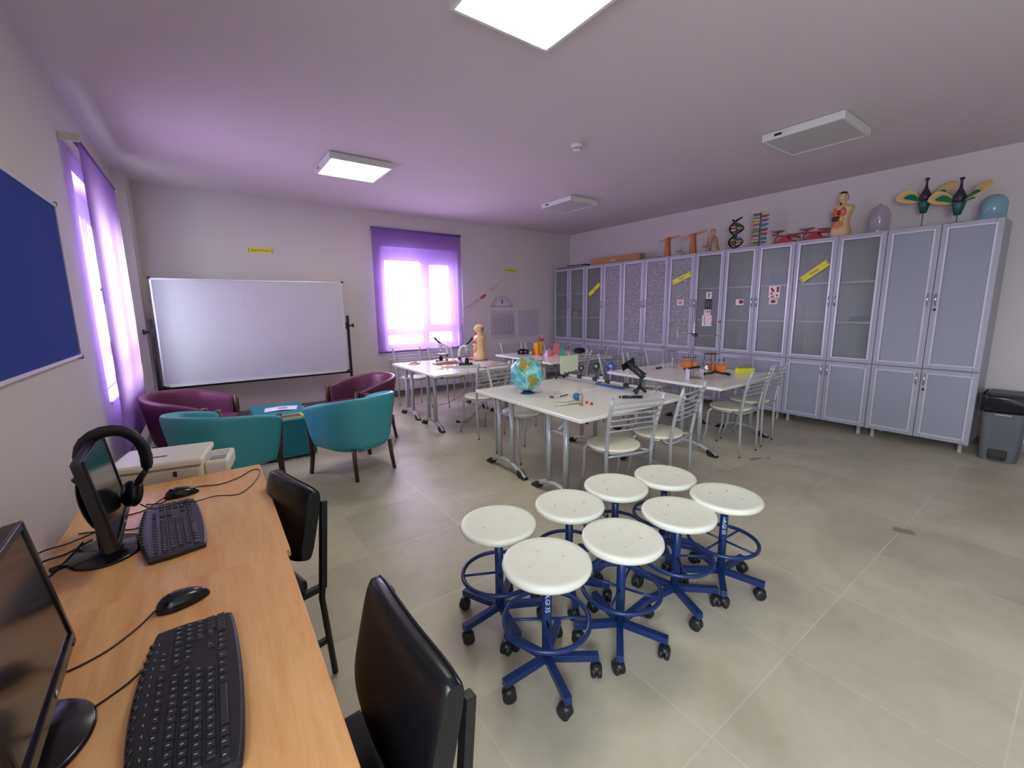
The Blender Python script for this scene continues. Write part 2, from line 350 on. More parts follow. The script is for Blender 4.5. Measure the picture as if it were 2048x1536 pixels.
def blind(name, label, M, x0, x1, z0, z1, off):
    r = thing(name, label, 'blind'); r.matrix_world = M
    g = MB(); nx = 24
    wv = lambda u, v: off+.006*math.sin(u*9)*(v)*(1-v)*4*(1 if 'left' in label else .2)
    g.grid(lambda u, v: (x0+(x1-x0)*u, -wv(u, v), z1-(z1-z0)*v), nx, 12); g.build('fabric', M_BLIND, r)
    MB().cyl((x0-.01, -off+.012, z1+.012), (x1+.01, -off+.012, z1+.012), .02).build('roller_tube', mat('violet_roll', (112, 84, 158), .7), r)
    MB().box(x0, x1, -off-.006, -off+.006, z0-.02, z0).build('bottom_bar', mat('violet_bar', (104, 80, 140), .6), r)
    for x in (x0-.022, x1+.01): MB().box(x, x+.012, -off-.015, 0, z1-.012, z1+.04).build('bracket', M_CREAM, r, bevel=.003)
    MB().tube([(x1+.016, -off+.0, z1), (x1+.020, -off-.005, (z1+z0)/2), (x1+.016, -off, z0+.35), (x1+.012, -off+.012, (z1+z0)/2), (x1+.014, -off+.02, z1)], .0022, 6).build('pull_chain', M_CREAM, r)
    MB().box(x1+.006, x1+.028, -off-.006, -off+.008, z0+.40, z0+.52).build('chain_weight', mat('ochre_plastic', (196, 150, 110), .5), r, bevel=.003)
blind('roller_blind', 'violet roller blind pulled down over the bright far window behind the microscopes', T(0, YF, 0), 2.175, 3.71, .765, 2.665, .05)
blind('roller_blind', 'violet roller blind hanging off the left wall behind the plum armchair', ML, 4.12, 5.56, .42, 2.56, .085)

# radiator
r = thing('radiator', 'white ribbed panel radiator low on the far wall beneath the violet blind', 'radiator', (2.98, YF-.075, .12))
g = MB().box(-.62, .62, -.02, .02, 0, .5)
for i in range(42): x = -.6+i*.0293; g.box(x-.009, x+.009, -.028, -.02, .02, .48)
g.build('panel', mat('radiator_white', (212, 204, 212), .4), r, bevel=.003)
MB().box(-.62, .62, -.03, .03, .5, .515).build('top_grille', M_WHITE, r)
for x in (-.4, .4): MB().box(x-.02, x+.02, .02, .07, .05, .45).build('wall_bracket', M_WHITE, r)

# ---------------------------------------------------------------- ceiling fixtures
M_LIT = emis('lit_diffuser', (250, 252, 226), LAMP)
M_UNLIT = mat('unlit_diffuser', (196, 192, 192), .5)
def ceiling_light(x0, x1, y0, y1, lit, label):
    x0, x1, y0, y1 = [q*1.016 for q in (x0, x1, y0, y1)]
    cx, cy = (x0+x1)/2, (y0+y1)/2; hx, hy = (x1-x0)/2, (y1-y0)/2
    r = thing('ceiling_light', label, 'ceiling light', (cx, cy, ZC), 0, 'square ceiling light panels')
    z = -.065; g = MB()
    g.box(-hx, hx, -hy, -hy+.022, z, -.004).box(-hx, hx, hy-.022, hy, z, -.004).box(-hx, -hx+.022, -hy+.022, hy-.022, z, -.004).box(hx-.022, hx, -hy+.022, hy-.022, z, -.004)
    g.box(-hx+.015, hx-.015, -hy+.015, hy-.015, -.02, 0)
    g.build('frame', M_WHITE, r, bevel=.003)
    MB().box(-hx+.022, hx-.022, -hy+.022, hy-.022, z+.004, z+.01).build('diffuser', M_LIT if lit else M_UNLIT, r)
    MB().box(-hx-.002, -hx, hy-.16, hy-.10, -.045, -.025).build('vent_slot', M_INK, r)
    MB().box(-hx+.10, -hx+.15, hy, hy+.002, -.045, -.025).build('vent_slot', M_INK, r)
ceiling_light(1.08, 1.68, 1.41, 2.01, True, 'lit square ceiling light panel nearest the camera, cut by the top of the picture')
ceiling_light(1.08, 1.68, 4.42, 5.02, True, 'lit square ceiling light panel farther in, above the purple armchairs')
ceiling_light(4.04, 4.54, 4.34, 4.95, False, 'switched-off ceiling light panel farther in, near the far wall')
ceiling_light(4.06, 4.65, 1.35, 1.95, False, 'switched-off ceiling light panel over the right side of the room')
r = thing('smoke_detector', 'small white round smoke detector on the ceiling', 'smoke detector', (2.93, 3.07, ZC))
MB().lathe([(0, 0), (.052, 0), (.052, -.012), (.046, -.03)], 28).build('base', M_WHITE, r)
MB().lathe([(.040, -.03), (.044, -.036), (.040, -.052), (.022, -.060), (0, -.061)], 28).build('sensor_head', M_WHITE, r)
MB().ring((0, 0, -.042), .0432, .003, 28, 6).build('sensor_grille', M_INK, r)

# ---------------------------------------------------------------- storage cabinets
b_ = [6.677, 5.802, 4.917, 4.023, 3.148, 2.290, 1.437, .627]
XF, ZT, ZM, ZB = 5.79, 2.196, .80, .095
def frame_door(y0, y1, z0, z1, name, parent, infill, hy, hz, lock=False):
    """door in plane x=XF; y0<y1. infill: material"""
    c = ((y0+y1)/2, (z0+z1)/2); g = MB(); fw = .052
    g.box(XF, XF+.02, y0, y0+fw, z0, z1).box(XF, XF+.02, y1-fw, y1, z0, z1).box(XF, XF+.02, y0+fw, y1-fw, z0, z0+fw).box(XF, XF+.02, y0+fw, y1-fw, z1-fw, z1)
    d = g.build(name, M_FOIL, parent, bevel=.004)
    g = MB(); m0, m1 = .036, .052                       # raised moulding round the infill
    def strip(a0, a1, e0, e1): g.box(XF-.006, XF+.001, a0, a1, e0, e1)
    strip(y0+m0, y0+m1, z0+m0, z1-m0); strip(y1-m1, y1-m0, z0+m0, z1-m0); strip(y0+m1, y1-m1, z0+m0, z0+m1); strip(y0+m1, y1-m1, z1-m1, z1-m0)
    g.build('moulding', M_FOILL, d, bevel=.0025)
    MB().box(XF+.008, XF+.013, y0+fw, y1-fw, z0+fw, z1-fw).build('glass_pane' if infill in (M_FROST, M_PATT) else 'door_panel', infill, d)
    MB().tube([(XF, hy, hz-.055), (XF-.022, hy, hz-.045), (XF-.028, hy, hz), (XF-.022, hy, hz+.045), (XF, hy, hz+.055)], .0068, 8).build('handle', M_CHROME, d)
    if lock: MB().cyl((XF, hy, hz-.10), (XF-.012, hy, hz-.10), .012).build('lock', M_INK, d)
    return d
CL = ['glass-front storage cabinet at the far end in the corner, under the black folders',
      'glass-front storage cabinet second from the corner, with a small yellow label on its door',
      'storage cabinet with patterned glass doors under the long cardboard box',
      'glass-front storage cabinet under the wooden balances, with a yellow label and picture cards',
      'glass-front storage cabinet under the two helix models, with picture cards on its doors',
      'glass-front storage cabinet under the human torso model, with a yellow label on its left door',
      'storage cabinet with solid grey doors beside the waste bin, under the flower models']
for i in range(7):
    y1, y0 = b_[i]-.003, b_[i+1]+.003; xb = 6.22
    r = thing('storage_cabinet', CL[i], 'cabinet', (6.0, (y0+y1)/2, 0), 0, 'grey storage cabinets along the right wall'); bpy.context.view_layer.update()
    off = T(-6.0, -(y0+y1)/2, 0)
    class O:  # adapter: build in world coords then shift
        pass
    root = bpy.data.objects.new('tmp', None)
    parts = []
    g = MB(); t = .018
    g.box(XF+.022, xb, y0, y0+t, ZB, ZT).box(XF+.022, xb, y1-t, y1, ZB, ZT).box(XF+.022, xb, y0+t, y1-t, ZB, ZB+t).box(XF+.022, xb, y0+t, y1-t, ZT-t, ZT).box(XF+.022, xb, y0+t, y1-t, ZM-t, ZM)
    g.box(xb-.006, xb, y0+t, y1-t, ZB+t, ZT-t)
    parts.append(g.build('carcass', M_CARC if i < 6 else M_FOIL, r, bevel=.002))
    if i < 6:
        for z in (1.245, 1.69): parts.append(MB().box(XF+.06, xb-.008, y0+t+.001, y1-t-.001, z-.009, z+.009).build('shelf', M_SHELF, r))
    ym = (y0+y1)/2
    up_m = [(M_FROST, M_FROST), (M_FROST, M_PATT), (M_PATT, M_PATT), (M_PATT, M_FROST), (M_FROST, M_FROST), (M_FROST, M_FROST), (M_PANEL, M_PANEL)][i]
    parts.append(frame_door(ym+.002, y1, ZM+.004, ZT, 'upper_door', r, up_m[0], ym+.03, 1.485))
    parts.append(frame_door(y0, ym-.002, ZM+.004, ZT, 'upper_door', r, up_m[1], ym-.03, 1.485, i == 6))
    parts.append(frame_door(ym+.002, y1, ZB, ZM-.004, 'lower_door', r, M_PANEL, ym+.03, .69))
    parts.append(frame_door(y0, ym-.002, ZB, ZM-.004, 'lower_door', r, M_PANEL, ym-.03, .69, i == 6))
    for (x, y) in ((XF+.06, y0+.06), (XF+.06, y1-.06), (xb-.06, y0+.06), (xb-.06, y1-.06)):
        parts.append(MB().lathe([(.022, 0), (.022, .01), (.018, .015), (.018, ZB)], 14, T(x, y, 0)).build('leg', M_FOIL, r))
    for p in parts:
        p.data.transform(off)
        for c in p.children: c.data.transform(off)

# things dimly seen on the cabinet shelves
def small_box(name, label, cat, loc, dim, m_, rz=0, group=None):
    o = MB().boxc((0, 0, dim[2]/2), dim).build(name, m_, None, bevel=.003); o.location = loc; o.rotation_euler.z = rz; return tag(o, label, cat, group)
M_BL = mat('blue_box', (60, 84, 140), .6); M_TAN = mat('tan_card', (186, 160, 120), .7); M_BR = mat('brown_red', (120, 70, 62), .7)
small_box('file_box', 'blue box behind frosted glass on the upper shelf, under the rung model', 'box', (6.0, 2.50, 1.699), (.2, .16, .13), M_BL)
o = MB().sph((0, 0, .05), (.07, .07, .05)).build('bowl', M_TAN); o.location = (6.0, 2.86, 1.699); tag(o, 'tan rounded object behind frosted glass, left of the blue box', 'bowl')
small_box('file_box', 'dark blue box on the shelf of the corner cabinet', 'box', (6.0, 6.45, 1.254), (.25, .16, .14), M_BL)
small_box('file_box', 'tan box beside the dark blue box in the corner cabinet', 'box', (6.0, 6.2, 1.254), (.2, .12, .12), M_TAN)
small_box('file_box', 'reddish brown box behind the right door of the corner cabinet', 'box', (6.0, 5.98, 1.254), (.25, .18, .14), M_BR)
small_box('file_box', 'low tan box on the upper shelf under the torso model', 'box', (6.0, 1.66, 1.699), (.2, .18, .05), M_TAN)
small_box('file_box', 'dark folded cloth behind glass above the middle shelf, right of the yellow label', 'box', (6.0, 1.60, 1.254), (.2, .20, .05), M_BL)
small_box('file_box', 'pale box low in the cabinet with patterned glass', 'box', (6.0, 4.22, .801), (.25, .3, .16), mat('pale_blue', (140, 160, 196), .6))
small_box('file_box', 'dark blue box low behind the second cabinet glass', 'box', (6.0, 5.15, 1.254), (.25, .3, .1), M_BL)
o = MB().lathe([(0, 0), (.04, 0), (.07, .03), (.065, .032), (.036, .006), (0, .006)], 24).build('bowl', M_WHITE); o.location = (5.95, 2.78, .801); tag(o, 'small white bowl low behind the frosted glass under the helix model', 'bowl')

# yellow labels, picture cards
def label_card(lab, s, L_, Hh, M, ts, name='name_label'):
    r = thing(name, lab, 'label', (0, 0, 0)); r.matrix_world = M
    MB().boxc((0, 0, .001), (L_, Hh, .0016)).build('card', M_YEL, r)
    text('lettering', s, ts, M_INK, r, T(0, 0, .0022))
    for x in (-L_/2+.012, L_/2-.012): MB().boxc((x, 0, .0022), (.010, Hh*.6, .0006)).build('ornament', mat('olive_ink', (150, 140, 40), .6), r)
    return r
label_card('yellow name label stuck on the far wall above the whiteboard', 'Beyin Fırtınası', .295, .071, FACE_NY(.693, 2.245, YF-.001, R(1)), .038)
label_card('small yellow name label on the far wall right of the window', 'Matematik', .29, .056, FACE_NY(4.815, 2.153, YF-.001, R(-2)), .034)
XS = XF+.0065
label_card('yellow label slanting on the glass under the human torso model', 'Kimya', .325, .075, FACE_NX(2.068, 1.826, XF-.008, R(36)), .04)
label_card('yellow label slanting on the glass under the wooden balances', 'Fizik', .33, .072, FACE_NX(3.79, 1.852, XF-.008, R(21)), .045)
label_card('small yellow label slanting on the second cabinet from the corner', 'Fen', .33, .07, FACE_NX(5.56, 1.757, XF-.008, R(36)), .04)
M_PK = mat('pink_print', (206, 150, 150), .7); M_DKR = mat('dark_red_print', (150, 60, 72), .7); M_CARDP = mat('pale_card', (232, 214, 212), .7)
def card(lab, yc, zc, w_, h_, base, marks):
    r = thing('picture_card', lab, 'picture card'); r.matrix_world = FACE_NX(yc, zc, XF+.0070)
    MB().boxc((0, 0, .0005), (w_, h_, .001)).build('card', base, r)
    g = MB()
    for (x, y, sx, sy) in marks: g.lathe([(0, .0012), (1, .0012), (1, .0016), (0, .0016)], 12, T(x*w_, y*h_, 0) @ Matrix.Diagonal((sx*w_, sy*h_, 1, 1)))
    return r, g
def fin(rg, m_): rg[1].build('print', m_, rg[0])
fin(card('small pink picture card on the glass under the first wooden balance', 3.80, 1.497, .11, .085, M_CARDP, [(0, 0, .32, .3)]), M_PK)
fin(card('pale card with an upright figure, topmost of the column on the glass', 3.353, 1.59, .085, .095, M_CARDP, [(0, 0, .08, .4), (0, .2, .25, .06)]), M_INK)
fin(card('black card in the column of picture cards', 3.355, 1.468, .105, .145, M_INK, [(-.3, 0, .05, .4), (0, 0, .07, .4), (.3, 0, .05, .4)]), mat('grey_print', (130, 125, 130), .6))
fin(card('pale card with a row of three figures below the black card', 3.365, 1.355, .10, .075, M_CARDP, [(-.25, .1, .06, .25), (.05, .1, .08, .25), (.3, .1, .08, .25)]), M_DKR)
fin(card('largest pale card at the foot of the column of picture cards', 3.365, 1.236, .145, .155, M_CARDP, [(-.25, .1, .07, .35), (-.2, -.3, .1, .08)]), M_PK)
fin(card('small card with a red organ print on the cabinet under the coiled helix model', 2.915, 1.49, .105, .078, M_CARDP, [(.2, .05, .28, .36)]), M_DKR)
fin(card('tall pale card of small red organs on the cabinet under the rung model', 2.49, 1.61, .13, .15, M_CARDP, [(-.25, .25, .1, .1), (-.12, .1, .12, .12), (.3, .3, .13, .12), (.3, .08, .12, .12), (-.25, -.15, .1, .08), (-.15, -.38, .15, .06), (.25, -.3, .08, .1)]), M_DKR)
fin(card('small card with a dark red organ just below the tall organ card', 2.495, 1.492, .10, .07, M_CARDP, [(0, 0, .3, .3)]), M_DKR)

# far wall posters
r = thing('ruler_banner', 'long red and white ruler banner slanting on the far wall', 'banner'); r.matrix_world = FACE_NY(4.196, 1.667, YF-.001, math.atan2(.534, .851))
Lb = 1.03; g = MB().boxc((0, 0, .001), (Lb, .05, .002)); g.build('strip', mat('banner_pink', (238, 218, 212), .6), r)
MB().boxc((0, .021, .0024), (Lb, .008, .001)).boxc((0, -.024, .0024), (Lb, .003, .001)).boxc((-.02, -.004, .0024), (.13, .034, .001)).boxc((.24, 0, .0024), (.01, .034, .001)).build('red_bands', mat('banner_red', (170, 50, 60), .6), r)
text('lettering', '1 2 3 4 5    6 7 8 9', .04, M_DKR, r, T(-.28, -.004, .0024)); text('lettering', '10 11 12 13 14', .036, M_DKR, r, T(.30, -.004, .0024))
r = thing('protractor', 'pale half-round protractor hanging on the far wall over the number chart', 'protractor'); r.matrix_world = FACE_NY(4.60, 1.475, YF-.001)
g = MB(); n = 30; outer = [(.245*math.cos(PI*i/n), .2*math.sin(PI*i/n)) for i in range(n+1)]; inner = [(.15*math.cos(PI*i/n), .115*math.sin(PI*i/n)) for i in range(n+1)]
for i in range(n): g.prism([outer[i], outer[i+1], inner[i+1], inner[i]], 0, .004)
g.boxc((0, .0, .002), (.50, .022, .004)); g.build('plate', mat('pale_lilac_plastic', (196, 186, 200), .4), r)
g = MB()
for i in range(1, 30): a = PI*i/30; g.boxc((0, 0, 0), (.016, .0025, .001), T(.225*math.cos(a), .182*math.sin(a), .0045) @ RZ(a))
g.boxc((0, -.012, .0045), (.50, .003, .001)); g.build('scale_marks', M_INK, r)
MB().boxc((0, .085, .003), (.028, .075, .004)).build('centre_tab', mat('blue_tab', (70, 96, 190), .5), r)
r = thing('number_chart', 'chart of the numbers one to one hundred on the far wall', 'chart'); r.matrix_world = FACE_NY(4.612, 1.135, YF-.001)
MB().boxc((0, -.01, .0008), (.56, .54, .0012)).build('sheet', mat('lilac_sheet', (196, 186, 200), .5), r)
text('numbers', '\n'.join('  '.join('%2d' % (10*a+b) for b in range(1, 11)) for a in range(10)), .036, M_INK, r, T(0, .0, .0018) @ Matrix.Diagonal((.92, 1.12, 1, 1)))
r = thing('blank_sheet', 'blank pale sheet with a thin dark outline on the far wall beside the number chart', 'sheet'); r.matrix_world = FACE_NY(5.235, 1.145, YF-.001, R(2))
MB().boxc((0, 0, .0008), (.50, .50, .0012)).build('sheet', mat('lilac_sheet', (196, 186, 200), .5), r)
MB().boxc((0, .248, .002), (.50, .003, .001)).boxc((-.248, 0, .002), (.003, .50, .001)).boxc((.248, 0, .002), (.002, .50, .001)).boxc((0, -.248, .002), (.50, .004, .001)).build('outline', mat('grey_line', (110, 100, 120), .6), r)

# pin board on left wall
r = thing('notice_board', 'blue felt notice board in a thin pale frame on the left wall', 'notice board'); r.matrix_world = ML
y0, y1, z0, z1 = 2.15, 3.61, 1.185, 2.06
MB().box(y0+.015, y1-.015, -.016, 0, z0+.015, z1-.015).build('felt_panel', mat('blue_felt', (30, 58, 150), .95, noise=.03), r)
g = MB().box(y0, y1, -.024, 0, z1-.018, z1).box(y0, y1, -.024, 0, z0, z0+.018).box(y0, y0+.014, -.024, 0, z0+.018, z1-.018).box(y1-.014, y1, -.024, 0, z0+.018, z1-.018)
g.build('frame', mat('pale_frame', (216, 206, 214), .35, metal=.2), r, bevel=.003)
for y in (y0, y1): 
    for z in (z0, z1): MB().boxc((y, -.014, z), (.014, .03, .026)).build('corner_cap', mat('grey_cap', (150, 140, 132), .5), r, bevel=.004)

# ---------------------------------------------------------------- whiteboard on stand
r = thing('whiteboard', 'large whiteboard on a black wheeled stand in front of the far wall', 'whiteboard', (.548, 6.2, 0))
bw0, bw1, bz0, bz1 = -1.006, 1.006, .601, 1.814
MB().box(bw0+.02, bw1-.02, -.012, .012, bz0+.02, bz1-.02).build('board', mat('white_enamel', (176, 172, 180), .12, noise=.01), r)
MB().box(bw0, bw1, -.016, .016, bz1-.022, bz1).box(bw0, bw1, -.016, .016, bz0, bz0+.022).box(bw0, bw0+.022, -.016, .016, bz0+.022, bz1-.022).box(bw1-.022, bw1, -.016, .016, bz0+.022, bz1-.022).build('frame', M_ALU, r, bevel=.003)
for x in (bw0, bw1):
    for z in (bz0, bz1): MB().boxc((x, 0, z), (.03, .04, .03)).build('corner_cap', M_BLK, r, bevel=.006)
MB().box(bw0+.05, bw1-.05, -.07, -.016, bz0-.005, bz0+.004).build('pen_tray', M_ALU, r, bevel=.003)
for x, s in ((-1.045, -1), (1.045, 1)):
    MB().box(x-.016, x+.016, -.012, .02, .06, 1.364).build('post', M_BLKM, r, bevel=.003)
    MB().box(x-.02, x+.02, -.27, .2, .05, .08).build('foot', M_BLKM, r, bevel=.003)
    for y in (-.25, .18): MB().cyl((x-.012, y, .025), (x+.012, y, .025), .025, 18).boxc((x, y, .045), (.012, .02, .03)).build('castor', M_BLK, r)
    MB().lathe([(0, 0), (.028, 0), (.03, .008), (.02, .018), (.012, .035), (.01, .06)], 14, T(x+s*.075, 0, 1.226) @ RY(R(-90 if s > 0 else 90)) ).build('knob', M_BLK, r)
    MB().box(min(x-s*.03, x-s*.0), max(x-s*.03, x-s*.0), -.02, .016, 1.18, 1.27).build('clamp', M_BLKM, r, bevel=.002)
MB().box(-1.03, 1.03, -.01, .016, .566, .593).build('cross_bar', M_BLKM, r, bevel=.003)
g = MB().tube([(-.03+.12*math.cos(a/20*2*PI+.6), -.0135, 1.565+.12*math.sin(a/20*2*PI+.6)) for a in range(17)], .0012, 5)
g.tube([(.22, -.0135, 1.63), (.222, -.0135, 1.67), (.24, -.0135, 1.635), (.242, -.0135, 1.675)], .001, 5); g.build('pen_marks', mat('faint_marker', (150, 146, 160), .6), r)

# ---------------------------------------------------------------- lab tables
def make_table():
    t = thing('lab_table', 'x', 'table')
    W2, D2, zt = .62, .345, .70
    g = MB().prism(rrect(2*W2, 2*D2, .018), zt-.028, zt); g.build('tabletop', M_LAM, t, bevel=.006, seg=3)
    for s in (-1, 1):
        x = s*.52
        leg = bpy.data.objects.new('leg_frame', None)
        g = MB()
        for y in (-.097, .097): g.tube([(x, y, .075), (x, y, .672)], .0215, 14)
        g.box(x-.02, x+.02, -.30, .30, .650, .6715)
        leg = g.build('leg_frame', M_SILVER, t)
        pts = [(x, -.285, .012), (x, -.22, .045), (x, -.12, .085), (x, 0, .10), (x, .12, .085), (x, .22, .045), (x, .285, .012)]
        MB().tube(pts, [.017, .022, .026, .026, .026, .022, .017], 12, ry=.02).build('arched_foot', M_SILVER, leg)
        for e in (-1, 1): MB().prism([(.2, .068), (.235, .055), (.30, .012), (.30, .0), (.215, .0), (.19, .030)], -.026, .026, T(x, 0, 0) @ (Matrix.Identity(4) if e > 0 else RZ(PI)) @ RZ(R(90)) @ RX(R(90))).build('foot_cap', M_BLK, leg, bevel=.005)
        MB().cyl((x, -.097, .52), (x, .097, .52), .013, 10).build('crossbar', M_SILVER, leg)
        MB().tube([(x, .0, .52), (x-s*.10, 0, .60), (x-s*.19, 0, .668)], .013, 8, ry=.008).build('fold_brace', M_SILVER, leg)
        for e in (-1, 1): MB().cyl((x, e*.30, .662), (x, e*.312, .662), .016, 12).build('end_plug', M_BLK, leg)
    MB().box(-.5, .5, -.02, .02, .655, .671).build('under_rail', M_SILVER, t)
    return t
TB = {}
tab0 = None
TL = [('G1', 2.58, 3.03, 'white folding table carrying the globe'), ('G2', 2.58, 2.335, 'white folding table between the globe and the stools, with two red balls on it'),
      ('L1', 2.65, 5.425, 'white folding table under the far window, with the tray and torso model'), ('L2', 2.65, 4.725, 'white folding table with papers and the near microscope base'),
      ('R1', 4.36, 3.03, 'white folding table with the retort stand and orange test tube racks'), ('R2', 4.36, 2.335, 'white folding table with the clear acrylic box and the yellow rack'),
      ('B1', 4.36, 5.425, 'white folding table at the back, with the black mask and yellow prism'), ('B2', 4.36, 4.725, 'white folding table in front of the mask table, with the pale cone')]
for k, x, y, lab in TL:
    if not tab0:
        tab0 = make_table(); t = tab0; t.location = (x, y, 0); t['label'] = lab; t['group'] = 'white folding lab tables'
    else: t = clone(tab0, (x, y, 0), 0, lab)
    TB[k] = t

# ---------------------------------------------------------------- bistro chairs
def make_chair():
    t = thing('metal_chair', 'x', 'chair')
    MB().lathe([(0, .437), (.176, .437), (.190, .443), (.194, .452), (.190, .460), (.175, .463), (0, .460)], 40).build('seat', M_SEAT, t)
    MB().ring((0, 0, .428), .165, .010, 32, 8).build('seat_frame', M_SILVER, t)
    for s in (-1, 1):
        p = MB().tube([(s*.175, -.20, .012), (s*.182, -.195, .20), (s*.187, -.19, .44), (s*.196, -.215, .62), (s*.207, -.262, .80), (s*.210, -.278, .862)], [.007, .011, .0135, .0135, .0135, .0125], 12, ry=None).build('back_post', M_SILVER, t)
        MB().sph((s*.210, -.279, .863), (.0125, .0125, .007)).build('end_cap', M_SILVER, p)
        MB().cyl((s*.175, -.20, 0), (s*.175, -.20, .014), .0085, 10).build('foot_tip', M_BLK, p)
        f = MB().tube([(s*.150, .105, .435), (s*.158, .14, .40), (s*.160, .15, .20), (s*.170, .20, .012)], [.012, .013, .011, .007], 12).build('front_leg', M_SILVER, t)
        MB().cyl((s*.170, .20, 0), (s*.170, .20, .014), .0085, 10).build('foot_tip', M_BLK, f)
        MB().cyl((s*.183, -.19, .428), (s*.14, -.09, .428), .009, 8).build('side_rail', M_SILVER, t)
    for k in range(6):
        z = .625+k*.04; y = -.216-.047*((z-.62)/.18); hw = .197+.01*((z-.62)/.18)
        MB().tube([(hw*math.sin(u*PI/2), y-.035*math.cos(u*PI/2), z+.004*math.cos(u*PI)) for u in [i/8-1 for i in range(17)]], .0065, 8).build('back_slat', M_SILVER, t)
    MB().tube([(-.187, -.19, .43), (-.1, -.20, .43), (.1, -.20, .43), (.187, -.19, .43)], .009, 8).build('rear_rail', M_SILVER, t)
    return t
CH = [(2.345, 2.035, -14, 'silver metal chair with round cream seat nearest the white stools, left of a similar one'),
      (2.86, 2.02, 10, 'silver metal chair with round cream seat, turned sideways beyond the rear stools'),
      (4.17, 2.115, 2, 'silver metal chair in front of the right tables, its round seat in full view'),
      (4.66, 2.165, 7, 'rightmost silver metal chair, standing nearest the grey cabinets'),
      (2.49, 4.15, 2, 'silver metal chair with round cream seat behind the globe table, black cord beside it'),
      (3.0, 4.20, 0, 'silver metal chair with its back just right behind the globe'),
      (2.41, 3.25, 180, 'silver metal chair pushed under the globe table from behind'),
      (2.42, 5.93, 180, 'silver metal chair under the far window, left of the microscopes'),
      (2.92, 5.75, 186, 'silver metal chair under the far window, behind the microscopes'),
      (4.15, 5.62, 180, 'silver metal chair behind the black mask, only its bright post tops showing'),
      (4.66, 5.62, 180, 'silver metal chair behind the far table, next to the corner cabinet'),
      (4.46, 4.47, 0, 'silver metal chair with bright post top, in front of the black goggles'),
      (4.05, 4.40, 0, 'silver metal chair half hidden by the small white screen'),
      (4.13, 3.40, 176, 'silver metal chair behind the retort stand table, left of the pair'),
      (4.63, 3.36, 184, 'silver metal chair behind the retort stand table, right of the pair')]
ch0 = None
for x, y, rz, lab in CH:
    if not ch0:
        ch0 = make_chair(); ch0.location = (x, y, 0); ch0.rotation_euler.z = R(rz); ch0['label'] = lab; ch0['group'] = 'silver metal chairs at the lab tables'
    else: clone(ch0, (x, y, 0), R(rz), lab)

# ---------------------------------------------------------------- stools
def make_stool():
    t = thing('lab_stool', 'x', 'stool'); zs = .50
    MB().lathe([(0, zs-.034), (.150, zs-.034), (.166, zs-.028), (.172, zs-.016), (.169, zs-.004), (.160, zs), (.14, zs-.002), (.10, zs-.006), (0, zs-.008)], 48).build('seat', M_STOOL, t)
    for k in range(4):
        a = R(45+90*k); MB().lathe([(0, .003), (.003, .0025), (.006, 0)], 12, T(.075*math.cos(a), .075*math.sin(a), zs-.0068)).build('screw', M_CHROME, t)
    MB().lathe([(.05, zs-.040), (.05, zs-.034)], 16).lathe([(.0115, .37), (.0115, zs-.036)], 14).build('spindle', M_RUST, t)
    MB().lathe([(.0195, .062), (.0195, .385), (.016, .388)], 20).build('column', M_BLUE, t)
    g = MB().ring((0, 0, .25), .166, .0095, 48, 10); g.build('foot_ring', M_BLUE, t)
    for k in range(4):
        a = R(20+90*k); MB().cyl((.017*math.cos(a), .017*math.sin(a), .25), (.160*math.cos(a), .160*math.sin(a), .25), .0055, 8).build('spoke', M_BLUE, t)
    for k in range(5):
        a = R(72*k)
        MB().box(.012, .205, -.014, .014, .066, .094, RZ(a)).build('leg', M_BLUE, t, bevel=.0015)
        c = MB(); Mx = RZ(a) @ T(.195, 0, 0) @ RZ(R(40+k*57)); g = c
        for s in (-1, 1): g.lathe([(0, -.010), (.020, -.010), (.026, -.006), (.026, .006), (.020, .010), (0, .010)], 22, Mx @ T(.010, s*.0115, .026) @ RX(R(90)))
        g.boxc((.008, 0, .036), (.036, .012, .04), Mx); g.sph((.008, 0, .042), (.027, .024, .018), 14, 8, Mx); g.cyl((0, 0, .05), (0, 0, .066), .008, 8, Mx)
        g.build('castor', M_BLK, t)
    return t
ST = [(.957, 1.142, .50, 36, 'front round lab stool with white writing down its blue column'),
      (1.335, 1.095, .487, 5, 'round lab stool just right of the frontmost one with the writing'),
      (.972, 1.50, .50, 43, 'leftmost white round lab stool in the cluster'),
      (1.365, 1.455, .492, 20, 'white round lab stool in the second row, right behind the leftmost one'),
      (1.718, 1.465, .49, 50, 'white round lab stool in the back row, in front of the left metal chair'),
      (2.047, 1.386, .49, 10, 'white round lab stool farthest back on the right, in front of the sideways metal chair'),
      (1.734, 1.091, .482, 30, 'white round lab stool in the front row between the middle stool and the rightmost one'),
      (2.05, 1.03, .495, 69, 'rightmost white round lab stool, with faint white writing on its column')]
st0 = None; STO = []
for x, y, z, a, lab in ST:
    if not st0: st0 = make_stool(); s_ = st0; s_.location = (x, y, 0); s_.rotation_euler.z = R(a); s_['label'] = lab; s_['group'] = 'white lab stools on blue wheeled bases'
    else: s_ = clone(st0, (x, y, 0), R(a), lab)
    for c in s_.children:
        if c.name.split('.')[0] in ('seat', 'screw', 'spindle'): c.location.z = z-.50
    STO.append(s_)
for idx in (0, 7):
    x, y, z, a, lab = ST[idx]; ang = math.atan2(-y, -x)+(.12 if idx == 0 else .1)
    Mt = RZ(ang-R(a)) @ T(.0200, 0, .33) @ Matrix(((0, 0, 1, 0), (1, 0, 0, 0), (0, 1, 0, 0), (0, 0, 0, 1))) @ RZ(R(-90))
    text('lettering', 'A.Gl 35', .026, mat('white_marker', (200, 205, 215), .6), STO[idx], Mt)

